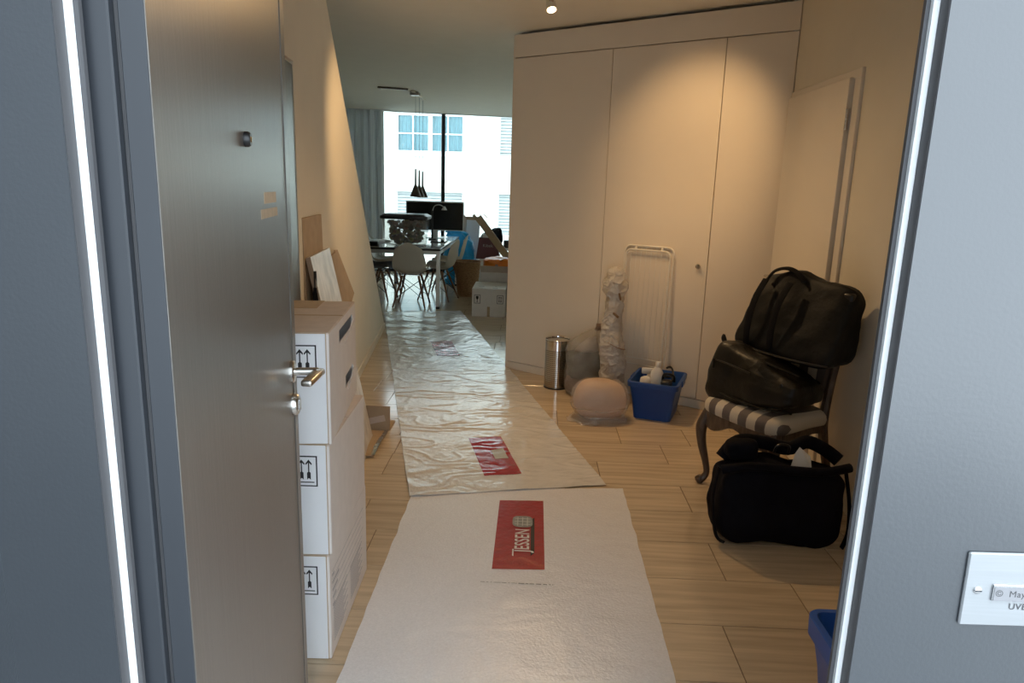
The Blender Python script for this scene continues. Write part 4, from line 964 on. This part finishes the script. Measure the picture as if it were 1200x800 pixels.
# ------------------------------------------------------------------ dining table and chairs
TX0, TX1, TY0, TY1, TZ = -2.10, -1.115, 8.49, 10.62, 0.74
t = thing('dining_table', 'long white topped dining table with slim metal legs and dark edge', 'table', ((TX0+TX1)/2, (TY0+TY1)/2, 0))
hx, hy = (TX1-TX0)/2, (TY1-TY0)/2
MB().rbox((-hx, -hy, TZ-0.006), (hx, hy, TZ), 0.002, 1).build('tabletop', 'tabletop', t)
MB().rbox((-hx, -hy, TZ-0.030), (hx, hy, TZ-0.006), 0.002, 1).build('dark_edge', 'black', t)
MB().rbox((-hx+0.01, -hy+0.01, TZ-0.075), (hx-0.01, hy-0.01, TZ-0.030), 0.003, 1).build('apron', 'alu', t)
for sx in (-1, 1):
    for sy in (-1, 1):
        lg = MB().rbox((sx*(hx-0.03)-0.022, sy*(hy-0.03)-0.022, 0.03), (sx*(hx-0.03)+0.022, sy*(hy-0.03)+0.022, TZ-0.03), 0.003, 1).build('leg', 'alu', t)
        MB().rbox((sx*(hx-0.03)-0.023, sy*(hy-0.03)-0.023, 0.0), (sx*(hx-0.03)+0.023, sy*(hy-0.03)+0.023, 0.03), 0.003, 1).build('foot', 'black', lg)

def shell_fn(u, v):
    """moulded shell: v runs seat front -> back top, u across"""
    pr = smooth_profile(v); w = width_at(v); x = (u-0.5)*2
    xx = math.copysign(abs(x)**0.9, x)
    lift = 0.055*abs(x)**2.6*(1 if v < 0.6 else max(0.25, 1-(v-0.6)*1.7))
    fwd = 0.06*abs(x)**2.4*max(0, (v-0.35))*1.3
    fade = max(0.0, 1-max(0, v-0.45)/0.3); top = max(0, (v-0.72)/0.28)
    return (xx*w, pr[0]-fwd, pr[1]+lift*fade-0.075*top*abs(x)**2.2)
PROF = smoothpath([(0, -0.215, 0.415), (0, -0.19, 0.438), (0, -0.06, 0.425), (0, 0.08, 0.415), (0, 0.165, 0.445), (0, 0.205, 0.54), (0, 0.235, 0.66), (0, 0.262, 0.76), (0, 0.27, 0.805)], 6)
def smooth_profile(v):
    k = v*(len(PROF)-1); i = min(int(k), len(PROF)-2); f = k-i; p = PROF[i]*(1-f)+PROF[i+1]*f; return p.y, p.z
def width_at(v):
    if v < 0.1: return 0.165+0.04*math.sin(v/0.1*PI/2)
    if v < 0.62: return 0.205
    k = (v-0.62)/0.38; return 0.205-0.06*k-0.065*max(0, (k-0.55)/0.45)**2.2
def shell_chair(label, loc, rot, mt):
    t = thing('shell_chair', label, 'chair', loc, rot, 'moulded shell chairs at the dining table')
    MB().grid(shell_fn, 16, 40, 0.006).build('shell', mt, t, smooth=True, ang=70)
    for sx in (-1, 1):
        for sy in (-1, 1):
            MB().tube([(sx*0.10, sy*0.09-0.01, 0.385), (sx*0.20, sy*0.215-0.0, 0.004)], [0.015, 0.010], 10, 2).build('leg', 'oak', t, smooth=True)
    b = MB()
    b.tube([(-0.12, -0.11, 0.40), (0.12, -0.11, 0.40)], 0.006, 6).tube([(-0.12, 0.09, 0.40), (0.12, 0.09, 0.40)], 0.006, 6)
    b.tube([(-0.11, -0.11, 0.40), (-0.11, 0.09, 0.40)], 0.006, 6).tube([(0.11, -0.11, 0.40), (0.11, 0.09, 0.40)], 0.006, 6)
    b.build('seat_bracket', 'black', t)
    w = MB()
    for sx in (-1, 1):
        w.tube([(sx*0.115, -0.11, 0.33), (sx*0.175, 0.185, 0.11)], 0.0035, 6).tube([(sx*0.115, 0.10, 0.33), (sx*0.175, -0.185, 0.11)], 0.0035, 6)
    for sy in (-1, 1):
        w.tube([(-0.115, sy*0.11, 0.33), (0.175, sy*0.185, 0.11)], 0.0035, 6).tube([(0.115, sy*0.11, 0.33), (-0.175, sy*0.185, 0.11)], 0.0035, 6)
    w.build('wire_bracing', 'black', t)
    return t
ch = shell_chair('white shell chair with its back to the hall, at the dining table end', (-1.50, 8.70, 0), PI, 'shell')
dup(ch, (-1.24, 9.25, 0), rad(-102), 'white shell chair turned side on next to the wicker basket')
dup(ch, (-1.20, 10.05, 0), rad(-90), 'white shell chair on the window half of the table beside the blue bag')
g1 = dup(ch, (-2.02, 9.10, 0), rad(82), 'dark grey shell chair at the dining table beside the raked wall end')
gs = [c for c in g1.children if c.name.startswith('shell')][0]; gs.data = gs.data.copy(); gs.data.materials[0] = MT['shellgrey']
dup(ch, (-2.04, 9.85, 0), rad(92), 'white shell chair behind the dark grey shell chair at the table')

# ------------------------------------------------------------------ things on the table
t = thing('storage_tote', 'clear plastic storage tote of toys with a black lid on the dining table', 'storage box', (-1.595, 8.86, TZ))
rs = []
def rring(wx, dy, z, r=0.05, n=5):
    out = []
    for cx, cy, a0 in ((1, 1, 0), (-1, 1, PI/2), (-1, -1, PI), (1, -1, 1.5*PI)):
        for i in range(n+1):
            a = a0+PI/2*i/n; out.append((cx*(wx/2-r)+r*math.cos(a), cy*(dy/2-r)+r*math.sin(a), z))
    return out
rs = [rring(0.46, 0.30, 0.0), rring(0.48, 0.32, 0.012), rring(0.545, 0.38, 0.335)]
n = len(rs[0])
MB().add([p for r in rs for p in r], [(j*n+i, j*n+(i+1) % n, (j+1)*n+(i+1) % n, (j+1)*n+i) for j in range(2) for i in range(n)] + [tuple(range(n))[::-1]]).build('clear_body', 'toteclear', t, smooth=True, ang=40)
rs = [rring(0.575, 0.41, 0.325), rring(0.59, 0.425, 0.335), rring(0.59, 0.425, 0.362), rring(0.55, 0.39, 0.372), rring(0.50, 0.34, 0.388), rring(0.47, 0.31, 0.388)]
MB().add([p for r in rs for p in r], [(j*n+i, j*n+(i+1) % n, (j+1)*n+(i+1) % n, (j+1)*n+i) for j in range(5) for i in range(n)] + [tuple(range(n))[::-1], tuple(5*n+i for i in range(n))]).build('lid', 'black', t, smooth=True, ang=30)
random.seed(21); tm_ = [mat('toy_%s' % c, v, 0.5) for c, v in (('brown', (.20, .14, .10)), ('grey', (.22, .22, .21)), ('cream', (.45, .40, .33)), ('yellow', (.40, .36, .12)), ('red', (.30, .13, .10)), ('dark', (.07, .065, .06)), ('green', (.20, .22, .14)))]
m = MB()
for i in range(170):
    z = random.uniform(0.035, 0.29); k = 0.9+0.17*z/0.33
    x, y = random.uniform(-0.20, 0.20)*k, random.uniform(-0.125, 0.125)*k; s = random.uniform(0.018, 0.042)
    Mr = TR(x, y, z) @ RZ(random.random()*6) @ RX(random.random()*6)
    if random.random() < 0.5: m.rbox((-s, -s*0.6, -s*0.5), (s, s*0.6, s*0.5), s*0.25, 1, M=Mr, mi=random.randrange(7))
    else: m.lathe([(s*0.4, -s), (s*0.8, -s*0.4), (s*0.8, s*0.4), (s*0.4, s)], 8, M=Mr, mi=random.randrange(7))
o = m.build('toys', tm_, t); o['kind'] = 'stuff'
t = thing('black_speaker', 'small black box on the table edge next to the toy tote', 'speaker', (-1.945, 8.60, TZ))
MB().rbox((-0.055, -0.04, 0), (0.055, 0.04, 0.055), 0.008, 2).build('body', 'black', t); MB().rbox((-0.045, -0.042, 0.008), (0.045, -0.038, 0.047), 0.003, 1).build('grille', 'blackcloth', t)
t = thing('paper_stack', 'loose white papers on the table beside the toy tote', 'paper', (-2.00, 9.25, TZ), rad(20))
for i in range(5): MB().box((-0.105, -0.15, i*0.004), (0.105, 0.15, i*0.004+0.003), M=RZ(0.12*i-0.2)).build('sheet', 'paper', t)
t = thing('monitor', 'wide silver framed monitor standing at the window end of the table', 'monitor', (-1.425, 10.22, TZ))
MB().rbox((-0.415, -0.012, 0.105), (0.415, 0.02, 0.515), 0.008, 2).build('housing', 'winframe', t)
MB().box((-0.402, -0.0135, 0.118), (0.402, -0.0115, 0.498)).build('screen', 'screen', t)
MB().rbox((-0.12, -0.08, 0), (0.12, 0.1, 0.008), 0.003, 1).build('stand_base', 'alu', t); MB().rbox((-0.04, 0.02, 0.006), (0.04, 0.035, 0.2), 0.004, 1, M=RX(rad(-4))).build('stand_neck', 'alu', t)
t = thing('desk_lamp', 'slim black desk lamp with an arched arm in front of the monitor', 'lamp', (-1.41, 9.85, TZ))
MB().lathe([(0.055, 0), (0.055, 0.012), (0.02, 0.018)], 20).build('base', 'black', t, smooth=True)
MB().tube([(0, 0, 0.015), (0, 0, 0.40)], 0.014, 10).build('post', 'black', t, smooth=True)
MB().tube([(0, 0, 0.38), (0.03, 0, 0.46), (0.10, 0, 0.48), (0.16, 0, 0.45)], 0.006, 8, 5).build('arm', 'alu', t, smooth=True)
MB().lathe([(0.012, 0.03), (0.035, -0.01), (0.04, -0.02)], 16, c=(0.165, 0, 0.43)).build('head', 'alu', t, smooth=True)
t = thing('tablet', 'flat black tablet lying on the table in front of the monitor', 'tablet', (-1.27, 9.52, TZ))
MB().rbox((-0.10, -0.13, 0), (0.10, 0.13, 0.012), 0.004, 2).build('body', 'black', t); MB().box((-0.09, -0.12, 0.0115), (0.09, 0.12, 0.0125)).build('glass', 'screen', t)

# ------------------------------------------------------------------ pile beside the table
t = thing('blue_bag', 'big light blue plastic bag slumped on the floor behind the basket', 'bag', (-1.14, 10.87, 0))
MB().loft([(0, 0, 0.0, 0.17, 0.15, 2.6, 0), (0, 0, 0.03, 0.21, 0.18, 2.6, 0), (0.02, 0, 0.25, 0.225, 0.19, 2.5, 0.1), (0.01, 0, 0.5, 0.215, 0.17, 2.4, 0.2), (-0.01, 0, 0.66, 0.195, 0.13, 2.2, 0.3), (-0.04, 0, 0.76, 0.15, 0.09, 2, 0.3), (-0.07, 0, 0.82, 0.10, 0.05, 2, 0.2), (-0.09, 0, 0.84, 0.05, 0.02, 2, 0)], 80, 0.035, 5, 4, sub=6, crease=0.02, cfreq=6).build('bag_body', 'bluebag', t, smooth=True, ang=80)
MB().tube([(-0.12, 0, 0.80), (-0.17, 0, 0.83), (-0.20, -0.02, 0.78)], 0.03, 8, 4, flat=0.3).build('tied_end', 'bluebag', t, smooth=True)
t = thing('wicker_basket', 'round brown wicker basket on the tiles beside the dining table', 'basket', (-0.895, 9.68, 0))
MB().lathe([(0.125, 0), (0.135, 0.02), (0.155, 0.22), (0.178, 0.46), (0.182, 0.475), (0.172, 0.475), (0.165, 0.45), (0.145, 0.22), (0.12, 0.03)], 36, cap=True).build('woven_body', 'wicker', t, smooth=True)
for k in range(8): MB().lathe([(0.137+0.0052*k, 0.03+0.056*k), (0.142+0.0052*k, 0.042+0.056*k), (0.139+0.0052*k, 0.054+0.056*k)], 36, cap=False).build('weave_band', 'wicker', t, smooth=True)
MB().tube([(0.178*math.cos(a), 0.178*math.sin(a), 0.472) for a in [2*PI*i/36 for i in range(37)]], 0.010, 6, closed=True).build('rim', 'wicker', t, smooth=True)

def small_box(name, label, loc, rot, w, d, h, marks=True, group=None, open_=False):
    t = thing(name, label, 'box', loc, rot, group)
    MB().rbox((-w/2, 0, 0), (w/2, d, h-0.004), 0.004, 1).build('carton', 'box', t)
    if open_:
        MB().box((-w/2, 0, 0), (w/2, 0.005, 0.11), M=TR(0, 0, h-0.005) @ RX(rad(38))).build('raised_flap', 'boxtop', t)
        MB().box((-w/2+0.01, 0.005, h-0.005), (w/2-0.01, d-0.005, h+0.0005)).build('inner_flap', 'kraft', t)
    else:
        for a, b in ((0.001, d/2-0.003), (d/2+0.003, d-0.001)): MB().box((-w/2+0.001, a, h-0.005), (w/2-0.001, b, h)).build('top_flap', 'box', t)
    if marks:
        for sx in (-1, 1):
            f = MB(); x0 = sx*(w/2-0.062); zc = h*0.63; y, y2 = -0.0012, 0.0005
            f.box((x0-0.036, y, zc+0.046), (x0+0.036, y2, zc+0.051)).box((x0-0.036, y, zc-0.051), (x0+0.036, y2, zc-0.046)).box((x0-0.036, y, zc-0.05), (x0-0.031, y2, zc+0.05)).box((x0+0.031, y, zc-0.05), (x0+0.036, y2, zc+0.05))
            if sx > 0:
                arrow(f, x0-0.011, zc-0.035, zc+0.036, y, y2, 0.006); arrow(f, x0+0.011, zc-0.035, zc+0.036, y, y2, 0.006)
            else:
                f.prism([(x0-0.016, zc+0.036), (x0+0.016, zc+0.036), (x0+0.014, zc+0.008), (x0+0.004, zc-0.006), (x0+0.003, zc-0.03), (x0+0.014, zc-0.036), (x0-0.014, zc-0.036), (x0-0.003, zc-0.03), (x0-0.004, zc-0.006), (x0-0.014, zc+0.008)], y, y2)
            f.build('handling_mark', 'blackprint', t)
        MB().box((-0.016, -0.0015, 0.0), (0.016, 0.0004, 0.12)).build('packing_tape', 'kraft', t)
        pr = MB().box((-w/2+0.03, 0.06, h-0.001), (-w/2+0.12, 0.085, h+0.0006)).box((-w/2+0.06, 0.20, h-0.001), (-w/2+0.13, 0.235, h+0.0006)).box((0.04, 0.05, h-0.001), (0.10, 0.10, h+0.0006)).box((0.06, 0.22, h-0.001), (0.085, 0.25, h+0.0006))
        pr.build('top_print', 'inkgrey', t)
    return t
GB = 'white cartons beside the wardrobe end'
small_box('moving_box', 'closed white carton with a fragile mark on its front, beside the wardrobe end', (-0.497, 8.10, 0), rad(0.5), 0.39, 0.62, 0.328, True, GB)
small_box('moving_box', 'open white carton behind the closed one, holding an orange bag', (-0.455, 8.80, 0), rad(-3), 0.39, 0.55, 0.44, False, GB, True)
small_box('moving_box', 'white carton half hidden by the wardrobe end', (-0.075, 8.22, 0), rad(-4), 0.40, 0.58, 0.40, False, GB)
lettering('box_print', 'zügel', 0.06, 'inkgrey', None, TR(0, 0, 0)) if False else None
t = thing('orange_bag', 'glossy orange plastic bag lying on the open white carton', 'bag', (-0.455, 9.06, 0.440))
soft_box(0.165, 0.15, 0.07, 5, 16, 0.022, 8, 4, None, TR(0, 0, 0.085)).build('body', 'orange', t, smooth=True, ang=85)
MB().box((-0.02, -0.152, 0.04), (0.07, -0.140, 0.085)).build('label_patch', 'inkgrey', t)
t = thing('carton', 'tall open brown carton standing behind the blue bag', 'carton', (-0.985, 11.22, 0), rad(8))
MB().rbox((-0.20, 0, 0), (-0.10, 0.3, 1.03), 0.003, 1).build('side_panel', 'kraft', t)
MB().rbox((-0.11, -0.01, 0), (0.10, 0.02, 0.96), 0.003, 1, M=RY(rad(2))).build('pale_panel', 'boxfront', t)
MB().rbox((-0.20, 0.28, 0), (0.13, 0.30, 1.0), 0.003, 1).build('back_panel', 'kraft', t)
MB().box((-0.12, -0.012, 0), (-0.085, 0.0, 1.0)).build('fold_edge', 'boxtop', t)
t = thing('cardboard_profile', 'long folded brown cardboard strip leaning diagonally over the plum bag', 'cardboard', (-0.30, 10.35, 0))
Ms = TR(-0.52, 0.02, 1.045) @ RY(rad(52))
MB().box((0.0, -0.01, -0.05), (1.285, 0.0, 0.05), M=Ms).box((0.0, -0.01, 0.045), (1.285, 0.06, 0.05), M=Ms).build('strip', 'kraft', t)
MB().box((-0.07, -0.008, -0.05), (0.005, -0.004, -0.01), M=Ms @ RY(rad(0)) @ RZ(rad(12))).build('end_flap', 'kraft', t); MB().tube([(-0.515, 0.02, 1.075), (-0.44, 0.02, 1.09), (-0.38, 0.0, 1.04)], 0.014, 6, 4, flat=0.3).build('end_flap', 'kraft', t)
t = thing('side_crate', 'low white crate supporting the plum shopping bag', 'crate', (-0.62, 10.95, 0))
MB().rbox((-0.20, -0.22, 0), (0.55, 0.22, 0.405), 0.006, 1).build('body', 'boxfront', t); MB().box((-0.21, -0.23, 0.36), (0.56, 0.23, 0.40)).build('lid_rim', 'whiteplastic', t)
t = thing('shopping_bag', 'plum paper shopping bag with white contents leaning under the cardboard strip', 'bag', (-0.70, 10.82, 0.405))
vs = [(-0.17, -0.08, 0), (0.20, -0.08, 0), (0.20, 0.08, 0), (-0.17, 0.08, 0), (-0.125, -0.055, 0.32), (0.12, -0.055, 0.32), (0.12, 0.055, 0.32), (-0.125, 0.055, 0.32)]
MB().add(vs, [(0, 3, 2, 1), (0, 1, 5, 4), (1, 2, 6, 5), (2, 3, 7, 6), (3, 0, 4, 7)]).build('paper_body', 'purple', t)
soft_box(0.11, 0.05, 0.05, 3, 8, 0.02, 9, 6, None, TR(0, 0, 0.325)).build('contents', 'paper', t, smooth=True, ang=85)
MB().tube([(-0.08, -0.06, 0.30), (-0.07, -0.06, 0.38), (0.03, -0.06, 0.38), (0.06, -0.06, 0.30)], 0.008, 6, 4).build('handle', 'black', t, smooth=True)
lettering('bag_lettering', 'Kibek', 0.062, 'lightgrey', t, TR(0.01, -0.0765, 0.20) @ RX(PI/2+rad(-4.5)))
t = thing('black_case', 'small black case on the window ledge beside the cardboard strip', 'case', (-0.36, 11.25, 0.62))
MB().rbox((-0.11, -0.07, -0.08), (0.13, 0.07, 0.04), 0.01, 2).build('body', 'black', t); MB().rbox((-0.02, -0.08, 0.0), (0.04, -0.065, 0.02), 0.003, 1).build('clasp', 'steel', t)
t = thing('window_bench', 'low white bench along the window behind the cartons', 'bench', (0.10, 11.50, 0), 0)
MB().rbox((-0.72, -0.34, 0.50), (1.1, 0.30, 0.54), 0.006, 1).build('seat_board', 'whiteplastic', t)
for x in (-0.66, 1.04): MB().rbox((x-0.02, -0.3, 0), (x+0.02, 0.26, 0.50), 0.004, 1).build('side_leg', 'whiteplastic', t)
t = thing('folded_jacket', 'dark folded jacket on the white bench behind the plum bag', 'jacket', (-0.60, 11.40, 0.54))
soft_box(0.10, 0.11, 0.15, 3, 10, 0.03, 7, 5, None, TR(0, 0, 0.15)).build('folds', 'blackcloth', t, smooth=True, ang=85)

# ------------------------------------------------------------------ building across the street
FY = 24.0
t = thing('opposite_building', 'white rendered apartment house across the street seen through the window', 'building', (0, FY, -6))
wins = [(-4.68, -2.37, 8.46, 9.75, 'win'), (-1.26, 1.1, 8.46, 9.75, 'sh'), (-4.68, -2.40, 5.9, 7.22, 'sh'), (-1.26, 1.1, 5.9, 7.22, 'sh'), (-8.2, -5.9, 8.46, 9.75, 'win'), (-8.2, -5.9, 5.9, 7.22, 'sh')]
xs = sorted({-16, 12, *[w[0] for w in wins], *[w[1] for w in wins]}); zs = sorted({0, 11.4, *[w[2] for w in wins], *[w[3] for w in wins]})
m = MB()
for a, b in zip(xs[:-1], xs[1:]):
    for c, d in zip(zs[:-1], zs[1:]):
        if not any(w[0] <= a and b <= w[1] and w[2] <= c and d <= w[3] for w in wins): m.add([(a, 0, c), (b, 0, c), (b, 0, d), (a, 0, d)], [(0, 1, 2, 3)])
for w in wins: m.add([(w[0], 0, w[2]), (w[1], 0, w[2]), (w[1], 0, w[3]), (w[0], 0, w[3]), (w[0], 0.25, w[2]), (w[1], 0.25, w[2]), (w[1], 0.25, w[3]), (w[0], 0.25, w[3])], [(0, 1, 5, 4), (1, 2, 6, 5), (2, 3, 7, 6), (3, 0, 4, 7), (4, 5, 6, 7)])
m.build('facade', 'facade', t)
for x0, x1, z0, z1, kd in wins:
    MB().rbox((x0-0.08, -0.10, z0-0.09), (x1+0.08, 0.06, z0), 0.01, 1).build('window_sill', 'winframe', t)
    if kd == 'win':
        w = MB().box((x0, 0.08, z0+0.10), (x0+0.09, 0.14, z1-0.08)).box((x1-0.09, 0.08, z0+0.10), (x1, 0.14, z1-0.08)).box((x0, 0.08, z0), (x1, 0.14, z0+0.10)).box((x0, 0.08, z1-0.08), (x1, 0.14, z1)).box(((x0+x1)/2-0.07, 0.07, z0+0.10), ((x0+x1)/2+0.07, 0.15, z1-0.08)).build('window', 'winframe', t)
        q = (x1-x0)/4
        MB().box((x0+q-0.02, 0.09, z0), (x0+q+0.02, 0.13, z1)).box((x1-q-0.02, 0.09, z0), (x1-q+0.02, 0.13, z1)).box((x0, 0.09, (z0+z1)/2-0.02), (x1, 0.13, (z0+z1)/2+0.02)).build('glazing_bar', 'winframe', w)
        MB().box((x0+0.05, 0.112, z0+0.05), (x1-0.05, 0.118, z1-0.05)).build('pane', 'glass', w)
        MB().grid(lambda u, v, x0=x0, x1=x1, z0=z0, z1=z1: (x0+0.05+(x1-x0-0.1)*u, 0.19+0.03*math.sin(u*95), z0+0.05+(z1-z0-0.1)*v), 180, 2).build('drape', 'drape', w, smooth=True)
    else:
        sh = MB().box((x0, 0.10, z0), (x0+0.05, 0.16, z1)).box((x1-0.05, 0.10, z0), (x1, 0.16, z1)).build('shutter_rail', 'winframe', t)
        nS = 13
        for i in range(nS):
            zc = z0+(i+0.5)*(z1-z0)/nS
            MB().box((x0+0.04, -0.008, -0.046), (x1-0.04, 0.008, 0.046), M=TR(0, 0.13, zc) @ RX(rad(-24))).build('slat', 'shutter', sh)
struct(MB().box((-30, 13.8, -6.3), (30, 40, -6.0)).build('floor_street', 'concrete'))
